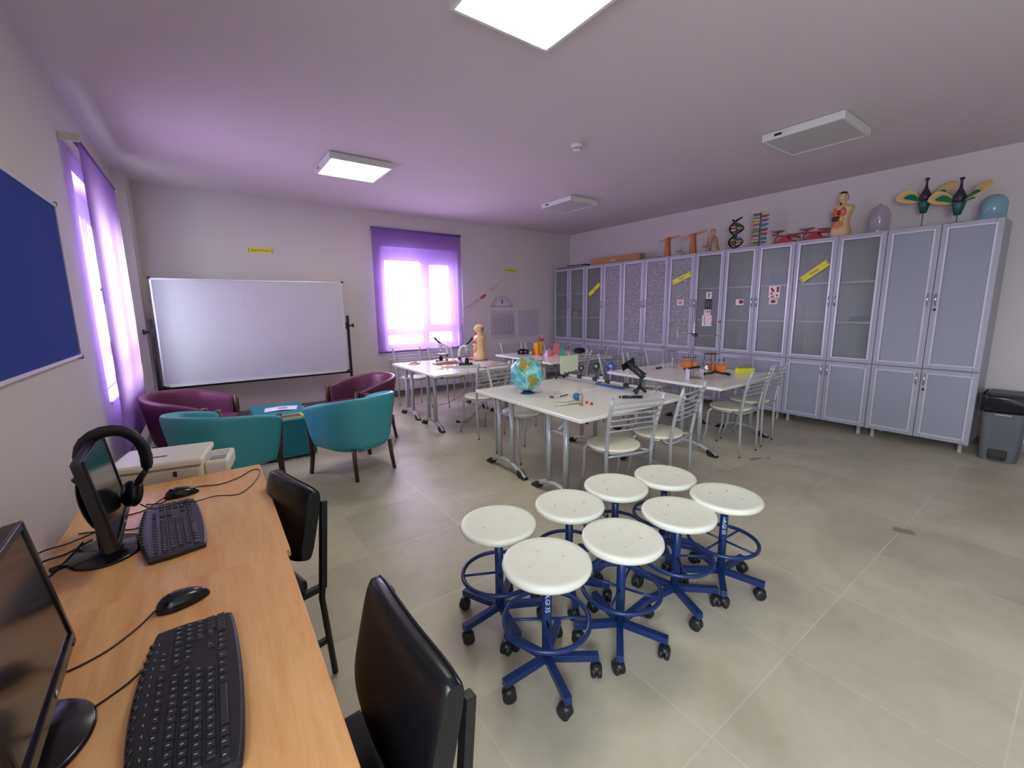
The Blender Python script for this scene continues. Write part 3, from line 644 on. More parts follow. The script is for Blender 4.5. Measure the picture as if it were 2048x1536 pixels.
# ---------------------------------------------------------------- desks
def desk(loc, L_, lab, x0, x1, far_leg=True):
    r = thing('computer_desk', lab, 'desk', loc, 0, 'beech desks along the left wall'); zt = .71
    w2 = (x1-x0)/2; MB().box(-w2, w2, -L_/2, L_/2, zt-.022, zt).build('desktop', M_BEECH, r, bevel=.0012)
    for s in (-1, 1): MB().box(-w2+.03, w2-.03, s*(L_/2-.035)-.009, s*(L_/2-.035)+.009, 0, zt-.022).build('side_panel', M_BEECH, r, bevel=.002)
    MB().box(-w2+.06, -w2+.078, -L_/2+.044, L_/2-.044, .3, zt-.022).build('modesty_panel', M_BEECH, r)
    return r
desk((-.16, 1.879, 0), .926, 'beech desk farther from the camera, carrying the headphones and second monitor', -.46, .142)
desk((-.165, .9575, 0), .917, 'beech desk nearest the camera, carrying the front keyboard and monitor', -.46, .130)

# monitors
def monitor(lab, yc, xb, rz):
    r = thing('monitor', lab, 'monitor', (xb, yc, .71), rz, 'black computer monitors'); tilt = RY(R(-8))
    Mx = T(.045, 0, .075) @ tilt; w2, h = .187, .275
    MB().box(-.030, -.006, -w2, w2, 0, h, Mx).build('bezel', M_BLK, r, bevel=.004)
    f = MB().box(-.008, .0, -w2, -w2+.014, 0, h, Mx).box(-.008, .0, w2-.014, w2, 0, h, Mx).box(-.008, .0, -w2+.014, w2-.014, h-.014, h, Mx).box(-.008, .002, -w2+.014, w2-.014, 0, .020, Mx)
    f.build('screen_surround', M_BLKG, r, bevel=.002)
    MB().box(-.0062, -.0035, -w2+.014, w2-.014, .020, h-.014, Mx).build('screen', mat('dark_screen', (26, 28, 38), .14), r)
    MB().grid(lambda u, v: (-.030-.022*math.sin(PI*min(1, max(0, v)))**.5, -.13+.26*u, .05+.17*v), 8, 8, False, Mx).build('rear_housing', M_BLK, r, solid=.004)
    MB().box(-.05, -.02, -.035, .035, .0, .16, T(.03, 0, .008)).build('neck', M_BLK, r, bevel=.006)
    MB().lathe([(0, 0), (.098, 0), (.100, .004), (.094, .010), (0, .013)], 48, T(-.005, 0, 0), sx=.92, sy=1.08).build('base', M_BLKG, r)
    MB().lathe([(0, .0), (.006, .0), (.006, .001), (0, .001)], 20, Mx @ T(.0025, 0, .010) @ RY(R(90))).ring((0, 0, .0), .0062, .0006, 20, 5, Mx @ T(.003, 0, .010) @ RY(R(90))).build('emblem', M_ALU, r)
    MB().boxc((.001, w2-.03, .006), (.006, .022, .008), Mx).build('power_button', M_BLK, r, bevel=.002)
    return r
monitor('black monitor with headphones hung over it, on the farther desk', 1.745, -.316, R(2.5))
monitor('black monitor cut off by the left edge of the picture', .992, -.322, R(2.5))

# keyboards
def keyboard(lab, x, y, rz):
    r = thing('keyboard', lab, 'keyboard', (x, y, .71), rz, 'black keyboards on the desks')
    # local: x = depth (+x toward user / right), y = length; back edge (media keys) at -x bulges
    n = 24; pts = []
    for i in range(n+1): t_ = -1+2*i/n; pts.append((-.072-.022*(1-t_*t_), .222*t_))
    pts += [(-.02, .226), (.068, .215)]
    for i in range(1, 12): t_ = 1-2*i/12; pts.append((.070+.010*(1-t_*t_), .215*t_))
    pts += [(.068, -.215), (-.02, -.226)]
    def slope(z, x): return z
    g = MB(); nn = len(pts); cz = lambda x: .022-.05*(x+.09)*.4
    pts = pts[::-1]
    vs = [(px, py, .003) for px, py in pts]+[(px, py, cz(px)-.006) for px, py in pts]+[(px*.95, py*.975, cz(px)) for px, py in pts]
    fs = [tuple(reversed(range(nn))), tuple(range(2*nn, 3*nn))]
    for L0 in (0, 1): fs += [(L0*nn+i, L0*nn+(i+1) % nn, (L0+1)*nn+(i+1) % nn, (L0+1)*nn+i) for i in range(nn)]
    g.add(vs, fs); g.build('body', M_BLK, r, bevel=.002)
    keys = []; u = .0188; rows = [(-.052, .010), (-.031, 0), (-.012, 0), (.007, 0), (.026, 0), (.045, 0)]
    L0 = -.205
    def K(x, y0, w_, h_=.0155): keys.append((x, y0, w_, h_))
    # main block along +y (the esc side is nearest the camera at -y)
    for i in range(13): K(-.052, L0+i*u*1.12, .017, .011)
    for ri, (cnt, off) in enumerate(((14, 0), (14, .008), (13, .012), (12, .02))):
        for i in range(cnt): K(-.030+ri*.0192, L0+off+i*u, .0172)
    for i, w_ in enumerate((.026, .02, .02, .105, .02, .02, .02, .026)):
        K(.0468, L0+[0, .029, .052, .075, .183, .206, .229, .252][i], w_-.001)
    for ri in range(2):
        for i in range(3): K(-.030+ri*.0192, L0+.287+i*u, .016)
    K(.0276, L0+.287+u, .016)
    for i in range(3): K(.0468, L0+.287+i*u, .016)
    for i in range(3): K(-.052, L0+.287+i*u, .016, .011)
    for ri in range(5):
        for i in range(4):
            if not (ri == 4 and i == 1): K(-.030+ri*.0192, L0+.350+i*u*.9, .015 if not (ri == 4 and i == 0) else .0315)
    extra = keys[100:]; keys = keys[:100]
    base = None; mk = mat('black_key', (34, 34, 40), .45)
    cache = {}
    for (kx, ky, w_, h_) in keys:
        kk = (round(w_, 4), round(h_, 4))
        if kk not in cache:
            g = MB(); vs = [(-h_/2, 0, 0), (h_/2, 0, 0), (h_/2, w_, 0), (-h_/2, w_, 0), (-h_/2+.0022, .0018, .0058), (h_/2-.0022, .0018, .0050), (h_/2-.0022, w_-.0018, .0050), (-h_/2+.0022, w_-.0018, .0058)]
            g.add(vs, [(3, 2, 1, 0), (4, 5, 6, 7), (0, 1, 5, 4), (1, 2, 6, 5), (2, 3, 7, 6), (3, 0, 4, 7)])
            if w_ < .03: g.boxc((-.001, w_*.35, .0062), (.004, .0012, .0003))
            o = g.build('key', mk, r, bevel=.0008, seg=1); cache[kk] = o.data
        else:
            o = bpy.data.objects.new('key', cache[kk]); COL.objects.link(o); o.parent = r
        o.location = (kx, ky, cz(kx)-.001)
    if extra:
        g = MB()
        for (kx, ky, w_, h_) in extra: g.box(kx-h_/2, kx+h_/2, ky, ky+w_, cz(kx)-.001, cz(kx)+.0045)
        tag(g.build('key', mk, r, bevel=.001), kind='stuff')
    g = MB()
    for i in range(15): yy = -.17+i*.0245; g.sph((-.070-.016*(1-(yy/.22)**2), yy, cz(-.08)+.0005), (.0052, .0072, .003), 10, 6)
    g.build('media_buttons', M_BLKG, r)
    wl = mat('key_print', (190, 192, 200), .6)
    g = MB()
    for (kx, ky, w_, h_) in keys:
        if w_ < .03: g.boxc((kx-.001, ky+w_*.42, cz(kx)+.0050), (.0042, .0026, .0006))
    for i in range(15): yy = -.17+i*.0245; g.boxc((-.0605-.010*(1-(yy/.22)**2), yy, cz(-.065)+.0003), (.0012, .006, .0004))
    g.build('key_legends', wl, r)
    return r
keyboard('black keyboard nearest the camera on the front desk', -.092, .955, R(-.5))
keyboard('smaller looking black keyboard beside the headphone monitor', -.158, 1.797, R(5))
def mouse(lab, x, y, rz):
    r = thing('computer_mouse', lab, 'mouse', (x, y, .71), rz, 'black computer mice')
    def fn(u, v):
        a = 2*PI*u; w_ = (.030 - .004*math.cos(a)) ; L_ = .057; hgt = .034
        ph = v*PI/2; cx_ = math.cos(a)*L_*math.cos(ph)**.6; cy_ = math.sin(a)*w_*math.cos(ph)**.6
        return (cx_, cy_, .001+hgt*math.sin(ph)*(1-.22*(cx_/L_)**1-.1*(cx_/L_)**2))
    MB().grid(fn, 32, 10, True).build('shell', M_BLKG, r)
    MB().lathe([(0, .0), (1, 0), (1, .003), (0, .003)], 28, Matrix.Diagonal((.055, .028, 1, 1))).build('underside', M_BLK, r)
    MB().cyl((-.034, -.004, .031), (-.034, .004, .031), .006, 12).build('scroll_wheel', M_BLK, r)
    return r
mouse('black computer mouse above the front keyboard', -.120, 1.305, R(12))
mouse('black computer mouse between the printer and the far keyboard', -.150, 2.125, R(6))
def cord(name, label, pts, rad=.0022, m_=M_BLK, cat='cable'):
    P = [Vector(p) for p in pts]; out = []
    for i in range(len(P)-1):
        p0 = P[max(0, i-1)]; p1 = P[i]; p2 = P[i+1]; p3 = P[min(len(P)-1, i+2)]
        for k in range(6):
            t_ = k/6; out.append(.5*((2*p1)+(-p0+p2)*t_+(2*p0-5*p1+4*p2-p3)*t_*t_+(-p0+3*p1-3*p2+p3)*t_**3))
    out.append(P[-1]); o = MB().tube(out, rad, 7).build(name, m_); return tag(o, label, cat)
dz = .7125
cord('mouse_cable', 'thin black cable running from the front mouse to behind the monitor', [(-.175, 1.292, dz+.008), (-.21, 1.25, dz), (-.26, 1.20, dz), (-.33, 1.18, dz), (-.42, 1.2, dz)])
cord('keyboard_cable', 'thin black cable running from the front keyboard to behind the monitor', [(-.172, 1.085, dz+.01), (-.21, 1.06, dz), (-.27, 1.03, dz), (-.35, 1.06, dz), (-.43, 1.1, dz)])
cord('mouse_cable', 'thin black cable running from the far mouse past the headphone monitor', [(-.205, 2.115, dz+.008), (-.26, 2.04, dz), (-.32, 2.03, dz), (-.40, 2.06, dz)])
cord('keyboard_cable', 'thin black cable running from the far keyboard under the headphone monitor', [(-.235, 1.86, dz+.01), (-.28, 1.88, dz), (-.34, 1.92, dz), (-.42, 1.95, dz)])
cord('headphone_cable', 'long black looping cable crossing the far keyboard and over the desk edge', [(-.245, 1.865, .80), (-.215, 1.90, .76), (-.16, 1.94, .748), (-.10, 1.935, .742), (-.04, 2.0, .722), (.03, 1.99, dz), (.075, 2.04, dz), (.12, 2.16, dz), (.13, 2.25, dz), (.10, 2.265, dz), (.05, 2.20, dz), (-.02, 2.16, dz), (-.10, 2.185, dz), (-.17, 2.16, dz), (-.21, 2.08, dz), (-.26, 2.10, dz)])
cord('power_cable', 'black monitor cable with a connector dropping behind the farther desk', [(-.37, 1.745, .76), (-.40, 1.70, .735), (-.43, 1.66, dz+.004), (-.47, 1.60, .715), (-.52, 1.56, .66), (-.53, 1.55, .45)], .0035)
cord('power_cable', 'thick black cable curving from behind the headphone monitor to the wall', [(-.36, 1.80, .74), (-.42, 1.80, dz+.002), (-.48, 1.74, .72), (-.53, 1.64, .66), (-.54, 1.60, .45)], .003)
cord('power_cable', 'thin black cable farthest back between the headphone monitor and the wall', [(-.36, 1.86, .74), (-.43, 1.88, dz+.002), (-.50, 1.82, .72), (-.56, 1.70, .66), (-.57, 1.65, .45)], .0025)
o = MB().cyl((0, -.018, 0), (0, .018, 0), .008, 12).build('cable_connector', M_BLK); o.location = (-.415, 1.683, .726); o.rotation_euler = (R(-10), 0, R(-40)); tag(o, 'small black barrel connector on the cable behind the farther desk', 'connector')

# headphones hung over the far monitor
r = thing('headphones', 'black over-ear headphones hung over the far monitor', 'headphones', (-.27, 1.80, .71))
band = [(-.085, .03, .24), (-.090, .025, .30), (-.075, .02, .345), (-.03, .015, .372), (.02, .01, .368), (.058, .0, .33), (.070, -.005, .27), (.062, -.01, .225)]
MB().tube([Vector(p) for p in band], [.006, .009, .012, .013, .013, .011, .009, .008], 12, ry=.022).build('headband', M_BLK, r, sub=1)
for sx, (x, y, z), ti in ((1, (.010, .02, .150), 15), (-1, (-.085, .10, .16), -5)):
    a = MB().tube([((.062, -.01, .228) if sx > 0 else (-.086, .03, .245)), (x+.034*sx, y-.01, z+.05), (x+.010*sx, y, z)], [.008, .014, .012], 10, ry=.008).build('yoke', M_BLK, r)
    Mx = T(x, y, z) @ RZ(R(25)) @ RY(R(90+ti))
    MB().lathe([(0, -.014), (.030, -.014), (.038, -.006), (.038, .006), (0, .010)], 28, Mx, sx=1.1).build('ear_cup', M_BLKG, r)
    MB().ring((0, 0, -.016 if sx < 0 else .014), .028, .011, 28, 10, Mx @ Matrix.Diagonal((1.15, 1, 1, 1))).build('ear_pad', M_LEATH, r)

# printer and stand
r = thing('printer_stand', 'low beech stand behind the far desk, under the printer', 'stand', (-.24, 2.57, 0))
MB().box(-.2, .2, -.2, .2, .50, .52).build('top_board', M_BEECH, r)
for s in (-1, 1): MB().box(s*.19-.009, s*.19+.009, -.19, .19, 0, .50).build('side_panel', M_BEECH, r)
r = thing('printer', 'cream multifunction printer at the far end of the desk', 'printer', (-.225, 2.545, .52), R(-10))
MB().box(-.165, .165, -.14, .14, 0, .225).build('body', M_CREAM, r, bevel=.012)
MB().box(-.172, .172, -.145, .145, .229, .262).build('lid', mat('pale_cream', (226, 220, 206), .4), r, bevel=.01)
MB().box(-.06, .02, -.04, -.03, .262, .264).build('lid_mark', M_INK, r)
MB().box(.06, .075, -.147, -.1455, .19, .215).build('latch', M_INK, r)
MB().box(.165, .262, -.09, .125, .15, .222).build('control_panel', mat('pale_cream', (226, 220, 206), .4), r, bevel=.012)
MB().box(.182, .245, -.06, .0, .2225, .2245).build('display', mat('lcd_grey', (120, 126, 140), .2), r)
g = MB()
for i in range(4):
    for j in range(3): g.boxc((.192+i*.016, .03+j*.024, .2235), (.010, .012, .004))
g.build('keypad', mat('pale_buttons', (200, 196, 190), .5), r)

# black desk chairs
def black_chair(lab, x, y, rz, wd):
    r = thing('desk_chair', lab, 'chair', (x, y, 0), rz, 'black metal chairs at the desks')
    # faces -x; back at x=0
    w2 = wd/2
    def fn(u, v):
        a = 2*PI*u; prof = .5+.5*math.cos(a)
        yy = -w2+wd*v; e = (1-abs(2*v-1)**6)
        xx = .030*math.cos(a)*(1 if math.cos(a) > 0 else 1.1); zz = .150*math.sin(a)
        sgn = lambda q, p: math.copysign(abs(q)**p, q)
        xx = (.030*sgn(math.cos(a), .5)); zz = .135*sgn(math.sin(a), .5)
        bow = -.010*(1-(2*v-1)**2)-.0
        k = .75+.25*e
        low = 1.0 if zz > 0 else (1-.18*(abs(2*v-1)**2))
        return (xx*k+bow, yy, 0.664+zz*(1 if zz > 0 else 1+.14*(1-(2*v-1)**2))*(.93+.07*e))
    g = MB().grid(fn, 28, 20, True); n = 28
    g.f.append(tuple(reversed(range(n)))); g.f.append(tuple(20*n+i for i in range(n))); g.sm += [False, False]
    Mt = T(0, 0, .645) @ RY(R(13)) @ T(0, 0, -.645); g.v = [tuple(Mt @ Vector(p)) for p in g.v]
    g.build('backrest', M_LEATH, r)
    MB().tube([tuple(Mt @ Vector(fn(.25-.02, i/12))) for i in range(13)], .0035, 6).build('piping', M_LEATH, r)
    for s in (-1, 1):
        yy = s*(w2-.03)
        MB().box(-.0, .022, -.0125, .0125, .40, .745, T(.040, s*(w2-.008), 0) @ T(0, 0, .645) @ RY(R(5)) @ T(0, 0, -.645)).build('back_post', M_BLKM, r, bevel=.002)
        MB().tube([(.034, s*(w2-.012), .42), (.024, s*(w2-.012), .36), (.05, s*(w2-.012), .012)], .012, 8).build('rear_leg', M_BLKM, r)
        MB().cyl((-.40, s*(w2-.02), .40), (-.42, s*(w2-.02), .012), .012, 8).build('front_leg', M_BLKM, r)
        MB().box(-.41, .03, -.011, .011, .385, .408, T(0, s*(w2-.02), 0)).build('side_rail', M_BLKM, r)
        MB().box(-.41, .04, -.009, .009, .16, .18, T(0, s*(w2-.016), 0)).build('lower_rail', M_BLKM, r)
    MB().box(-.02, 0, -w2+.02, w2-.02, .16, .18).build('stretcher', M_BLKM, r)
    MB().box(-.43, -.02, -w2+.008, w2-.008, .41, .46).build('seat', M_LEATH, r, bevel=.018, seg=4)
    return r
black_chair('black leatherette chair tucked at the farther desk, worn at one top corner', .184, 1.80, R(15), .365)
black_chair('black leatherette chair nearest the camera at the front desk', .256, .80, R(2), .40)

# ---------------------------------------------------------------- armchairs and ottoman
def armchair(lab, x, y, rz, leather, grp, sc=1.0):
    r = thing('tub_armchair', lab, 'armchair', (x, y, 0), rz, grp)
    W2, D = .30, .56
    # U-shaped centre line from left front post round the back to right front post (front = +y)
    def cl(s):
        a = PI+s*PI   # 180..360 deg
        if s < .18: t_ = s/.18; return Vector((-W2, .26-.24*t_, 0))
        if s > .82: t_ = (s-.82)/.18; return Vector((W2, .02+.24*t_, 0))
        a = PI+(s-.18)/.64*PI; return Vector((W2*math.cos(a), .02+.30*math.sin(a), 0))
    def top(s): q = abs(2*s-1); return .725-.112*q**1.8
    def bot(s): return .26+.01*math.cos(PI*(2*s-1))
    def fn(u, v):
        s = v; c = cl(s); e = .01; tg = (cl(min(1, s+e))-cl(max(0, s-e))).normalized(); nrm = Vector((tg.y, -tg.x, 0))  # outward
        a = 2*PI*u; zt, zb = top(s), bot(s); th = .032
        # closed profile: outer side up, rounded top, inner side down
        k = (math.cos(a), math.sin(a)); sg = lambda q, p: math.copysign(abs(q)**p, q)
        zz = (zt+zb)/2+(zt-zb)/2*sg(k[1], .45); flare = .065*((zz-zb)/(zt-zb))-.035
        tt = th*(1+.35*max(0, k[1])); p = c+nrm*(tt*sg(k[0], .6)+flare-.01); return (p.x, p.y, zz)
    g = MB().grid(fn, 36, 40, True, flip=False); n = 36
    g.f.append(tuple(reversed(range(n)))); g.f.append(tuple(40*n+i for i in range(n))); g.sm += [False, False]
    g.build('shell', leather, r)
    pts = [(-.262, .25), (-.262, .0)]+[(.262*math.cos(PI+PI*i/14), -.0+.24*math.sin(PI+PI*i/14)) for i in range(15)]+[(.262, .25), (.22, .33), (0, .355), (-.22, .33)]
    MB().prism(pts, .30, .455).build('seat_cushion', leather, r, bevel=.03, seg=4)
    MB().prism([(p[0]*.97, p[1]*.97) for p in pts], .25, .30).build('seat_base', leather, r)
    for s in (-1, 1):
        MB().tube([(s*.310, .275, .622), (s*.300, .280, .50), (s*.288, .272, .30), (s*.290, .272, .15), (s*.305, .285, .0)], [.020, .021, .020, .018, .014], 10, ry=.026, upv=(0, 1, 0)).build('front_leg', M_DWOOD, r)
        MB().tube([(s*.185, -.20, .27), (s*.188, -.21, .15), (s*.195, -.235, .0)], [.020, .018, .013], 10, ry=.018).build('rear_leg', M_DWOOD, r)
    return r
armchair('teal tub armchair with its back to the camera, right of the ottoman', 1.01, 3.86, R(19), M_TEAL, 'teal armchairs')
armchair('teal tub armchair behind the printer, left of the ottoman', -.011, 3.90, R(-50), M_TEAL, 'teal armchairs')
armchair('plum purple tub armchair in the left corner by the violet blind', -.215, 4.86, R(-114), M_PURP, 'plum armchairs')
armchair('plum purple tub armchair on the right, next to the microscope tables', 1.35, 4.74, R(105), M_PURP, 'plum armchairs')
r = thing('ottoman', 'teal upholstered box table in the middle of the armchairs', 'table', (.535, 5.0, 0))
MB().box(-.245, .245, -.455, .455, .02, .395).build('body', M_TEALD, r, bevel=.008)
MB().box(-.247, .247, -.457, .457, .365, .369).build('seam', mat('teal_seam', (8, 96, 108), .5), r)
MB().box(-.22, .22, -.43, .43, 0, .02).build('plinth', M_BLK, r)
r = thing('leaflet', 'folded white leaflet on the teal box table', 'paper', (.555, 5.12, .396), R(-8))
MB().add([(-.15, -.10, .002), (.0, -.105, .012), (.15, -.10, .002), (.16, .10, .002), (.0, .095, .012), (-.15, .10, .002)], [(0, 1, 4, 5), (1, 2, 3, 4)]).build('sheet', mat('leaflet_white', (226, 214, 226), .6), r, solid=.001)
MB().boxc((.02, 0, .012), (.09, .08, .001)).build('printed_area', mat('leaflet_print', (160, 150, 176), .6), r)
r = thing('magazine', 'yellow edged magazine at the near end of the teal box table', 'magazine', (.57, 4.69, .396), R(4))
MB().boxc((0, 0, .003), (.27, .19, .006)).build('cover', mat('magazine_yellow', (206, 186, 60), .4), r)
MB().boxc((0, 0, .0064), (.22, .14, .001)).build('picture', mat('dark_photo', (74, 70, 66), .35, noise=.4, nscale=30), r)

# ---------------------------------------------------------------- waste bin
r = thing('waste_bin', 'tall grey pedal bin with a black bag round its rim, beside the cabinets', 'bin', (5.91, .44, 0))
def taper(w0, d0, w1, d1, z0, z1, rr=.04):
    a = rrect(w0, d0, rr); b = rrect(w1, d1, rr); n = len(a); g = MB()
    return g.add([(x, y, z0) for x, y in a]+[(x, y, z1) for x, y in b], [tuple(reversed(range(n))), tuple(range(n, 2*n))]+[(i, (i+1) % n, n+(i+1) % n, n+i) for i in range(n)], None, False)
taper(.27, .24, .32, .29, 0, .56).build('body', mat('bin_grey', (92, 94, 100), .5), r)
g = MB().grid(lambda u, v: ((lambda p: (p[0]*(1.05+.02*math.sin(u*90+v*5)), p[1]*(1.05+.02*math.sin(u*70)), .62-.16*v+.006*math.sin(u*50)))(rrect(.325, .295, .04, 9)[int(u*40) % 40])), 40, 5, True)
g.build('bag', mat('black_bag', (20, 20, 24), .3, bump=.5, nscale=30), r, solid=.002)
taper(.31, .28, .30, .27, .60, .63).build('lid', mat('bin_lid', (44, 46, 52), .4), r, bevel=.01)
MB().box(-.155, -.12, -.06, .06, .02, .11).build('pedal_recess', M_INK, r, bevel=.01)
MB().box(-.18, -.12, -.05, .05, .02, .04).build('pedal', M_BLK, r, bevel=.005)
MB().box(-.168, -.158, -.05, .05, .435, .445).build('handle', mat('bin_light', (170, 172, 180), .4), r)

# ================================================================ things on the tables
ZTB = .70
def put(o, x, y, z=ZTB, rz=0): o.location = (x, y, z); o.rotation_euler.z = rz; return o
def single(mb, name, m_, lab, cat, x, y, z=ZTB, rz=0, group=None, **k):
    o = mb.build(name, m_, None, **k); put(o, x, y, z, rz); return tag(o, lab, cat, group)

# globe
def pin(lat, lon, poly):
    c = False; n = len(poly)
    for i in range(n):
        (a, b), (d, e) = poly[i], poly[i-1]
        if (b > lat) != (e > lat) and lon < (d-a)*(lat-b)/(e-b)+a: c = not c
    return c
NA = [(-168, 66), (-156, 71), (-128, 70), (-110, 68), (-94, 72), (-82, 68), (-94, 60), (-92, 57), (-82, 54), (-79, 52), (-77, 60), (-68, 60), (-60, 54), (-56, 51), (-65, 46), (-70, 43), (-75, 38), (-76, 35), (-81, 31), (-80, 26), (-83, 29), (-90, 30), (-97, 27), (-97, 21), (-94, 18), (-88, 21), (-88, 16), (-83, 15), (-83, 10), (-77, 8), (-79, 7), (-86, 11), (-93, 15), (-105, 20), (-110, 24), (-113, 31), (-109, 24), (-115, 31), (-120, 34), (-124, 40), (-124, 48), (-132, 56), (-145, 60), (-158, 57), (-165, 62)]
SA = [(-77, 8), (-72, 12), (-62, 10), (-51, 4), (-50, -1), (-42, -3), (-35, -7), (-39, -15), (-42, -23), (-48, -27), (-54, -34), (-58, -38), (-65, -42), (-67, -48), (-69, -54), (-74, -52), (-74, -45), (-73, -37), (-71, -30), (-70, -18), (-76, -14), (-81, -5), (-80, 1)]
GR = [(-73, 78), (-60, 82), (-30, 83), (-20, 76), (-25, 70), (-43, 60), (-52, 66), (-57, 74)]
AFR = [(-17, 21), (-10, 31), (-5, 36), (10, 37), (30, 31), (43, 12), (51, 11), (40, -8), (33, -26), (20, -35), (12, -18), (9, 4), (-8, 5), (-17, 15)]
EUR = [(-9, 37), (0, 50), (8, 58), (5, 62), (28, 71), (60, 70), (60, 42), (28, 41), (15, 40), (5, 43)]
OTH = [[(-85, 22), (-75, 20), (-77, 21), (-84, 23)], [(-180, -84), (180, -84), (180, -68), (-180, -70)], [(60, 70), (100, 77), (180, 68), (140, 50), (120, 30), (108, 15), (100, 5), (90, 22), (78, 8), (60, 25)], [(114, -22), (130, -12), (142, -11), (153, -27), (147, -38), (130, -32), (115, -34)]]
LANDS = [NA, SA, GR, AFR, EUR]+OTH
def make_globe(x, y, Rg):
    r = thing('globe', 'large relief globe showing the Americas on the white table', 'globe', (x, y, ZTB))
    cz_ = .025+Rg; NU, NV = 288, 144; vs = []; fs = []; mi = []
    toc = Vector((-x, -y, H-(ZTB+cz_))).normalized()      # a fixed direction: where the Americas face
    lat0, lon0 = R(15), R(-82)
    ex = Vector((math.cos(lat0)*math.cos(lon0), math.cos(lat0)*math.sin(lon0), math.sin(lat0)))
    ee = Vector((-math.sin(lon0), math.cos(lon0), 0)); en = ex.cross(ee)
    right = Vector((0, 0, 1)).cross(toc).normalized(); upg = toc.cross(right)
    rr = Matrix.Rotation(R(-4), 3, toc); right = rr @ right; upg = rr @ upg
    for j in range(NV+1):
        la = PI*(j/NV-.5)
        for i in range(NU):
            lo = 2*PI*i/NU-PI; d = Vector((math.cos(la)*math.cos(lo), math.cos(la)*math.sin(lo), math.sin(la)))
            p = d.dot(ex)*toc+d.dot(ee)*right+d.dot(en)*upg; vs.append((p.x*Rg, p.y*Rg, p.z*Rg+cz_))
    for j in range(NV):
        for i in range(NU):
            a = j*NU+i; b = j*NU+(i+1) % NU; fs.append((a, b, b+NU, a+NU))
            la = 180*((j+.5)/NV-.5); lo = 360*(i+.5)/NU-180; mi.append(1 if any(pin(la, lo, p) for p in LANDS) else 0)
    me = bpy.data.meshes.new('globe_ball'); me.from_pydata(vs, [], fs); me.polygons.foreach_set('use_smooth', [True]*len(fs)); me.polygons.foreach_set('material_index', mi)
    def ramp(name, cols, sc, rough=.3):
        M = bpy.data.materials.new(name); M.use_nodes = True; nt = M.node_tree; p = nt.nodes['Principled BSDF']; p.inputs['Roughness'].default_value = rough
        tc = nt.nodes.new('ShaderNodeTexCoord'); nz = nt.nodes.new('ShaderNodeTexNoise'); nz.inputs['Scale'].default_value = sc; nz.inputs['Detail'].default_value = 5; nz.inputs['Distortion'].default_value = .5
        cr = nt.nodes.new('ShaderNodeValToRGB'); nt.links.new(tc.outputs['Object'], nz.inputs[0]); nt.links.new(nz.outputs[0], cr.inputs[0]); nt.links.new(cr.outputs[0], p.inputs['Base Color'])
        e = cr.color_ramp.elements
        while len(e) < len(cols): e.new(.5)
        for k, (pos, c) in enumerate(cols): e[k].position = pos; e[k].color = (*lin(c), 1)
        return M
    me.materials.append(ramp('sea_blue', [(.35, (70, 150, 172)), (.5, (104, 184, 194)), (.65, (158, 214, 210))], 18))
    me.materials.append(ramp('relief_land', [(.40, (104, 146, 66)), (.5, (160, 150, 70)), (.60, (180, 104, 50))], 22))
    o = bpy.data.objects.new('globe_ball', me); COL.objects.link(o); o.parent = r
    n_ = upg.normalized(); q = Vector((0, 0, 1)).rotation_difference(n_).to_matrix().to_4x4()
    MB().lathe([(0, 0), (.066, 0), (.068, .006), (.050, .012), (.022, .030), (0, .03)], 36).build('base', mat('navy_plastic', (40, 58, 98), .4), r)
    MB().lathe([(0, 0), (.008, 0), (.006, .008), (0, .010)], 14, T(0, 0, cz_) @ q @ T(0, 0, Rg)).build('pole_cap', M_SILVER, r)
make_globe(2.24, 2.945, .148)

# optical bench
r = thing('optical_bench', 'optical bench rail on two black feet along the right of the globe table', 'optical bench', (2.975, 0, ZTB))
MB().box(-.014, .014, 2.30, 3.36, .050, .066).build('rail', M_ALU, r, bevel=.003)
MB().box(-.010, .010, 2.31, 3.35, .066, .0675).build('scale_strip', mat('white_strip', (230, 230, 228), .4), r)
for y, hh in ((2.30, 0), (3.34, 0)):
    g = MB()
    for s in (-1, 1): g.tube([(0, y, .062), (s*.03, y, .045), (s*.065, y-.01, .012)], [.020, .014, .013], 12)
    g.tube([(0, y, .05), (0, y+.045, .03), (0, y+.065, .012)], [.016, .012, .011], 10); g.build('foot', M_BLK, r)
MB().tube([(0, 2.30, .05), (0, 2.295, .10), (0, 2.29, .155)], [.016, .012, .016], 12).build('lamp_support', M_BLK, r)
for y in (3.22, 3.03, 2.82, 2.66, 2.44):
    MB().box(-.022, .022, y-.028, y+.028, .044, .074).build('clamp', M_BLK, r, bevel=.004)
    for s in (-1, 1): MB().cyl((0, y+s*.035, .060), (0, y+s*.05, .060), .008, 10).build('clamp_screw', M_BLK, r)
GL = 'lens holders on the optical bench'
def lens(lab, y, z, rr, m_, lensm):
    r = thing('lens_holder', lab, 'lens', (2.975, y, ZTB), 0, GL); rr *= 1.12; Mx = T(0, 0, z) @ RZ(R(-32)) @ RX(R(90))
    MB().ring((0, 0, 0), rr*.72, rr*.30, 32, 10, Mx @ Matrix.Diagonal((1, 1, .5, 1))).build('ring', m_, r)
    MB().lathe([(0, -.006), (rr*.5, -.001), (rr*.5, .001), (0, .006)], 28, Mx).build('lens', lensm, r)
    MB().cyl((0, 0, .05), (0, 0, z-rr*.9), .004, 8).tube([(0, 0, z-rr*1.25), (0, 0, z-rr*.7)], [.006, rr*.45], 12, ry=.006).build('stem', M_BLK if m_ == M_BLK else M_ALU, r)
M_LENS = glassy('lens_glass', (.9, .95, .95), .6, (.6, .65, .66), .05)
lens('small black lens holder next to the pale screen on the bench', 3.02, .148, .026, M_BLK, M_LENS)
lens('black lens holder in the middle of the bench', 2.82, .187, .034, M_BLK, M_LENS)
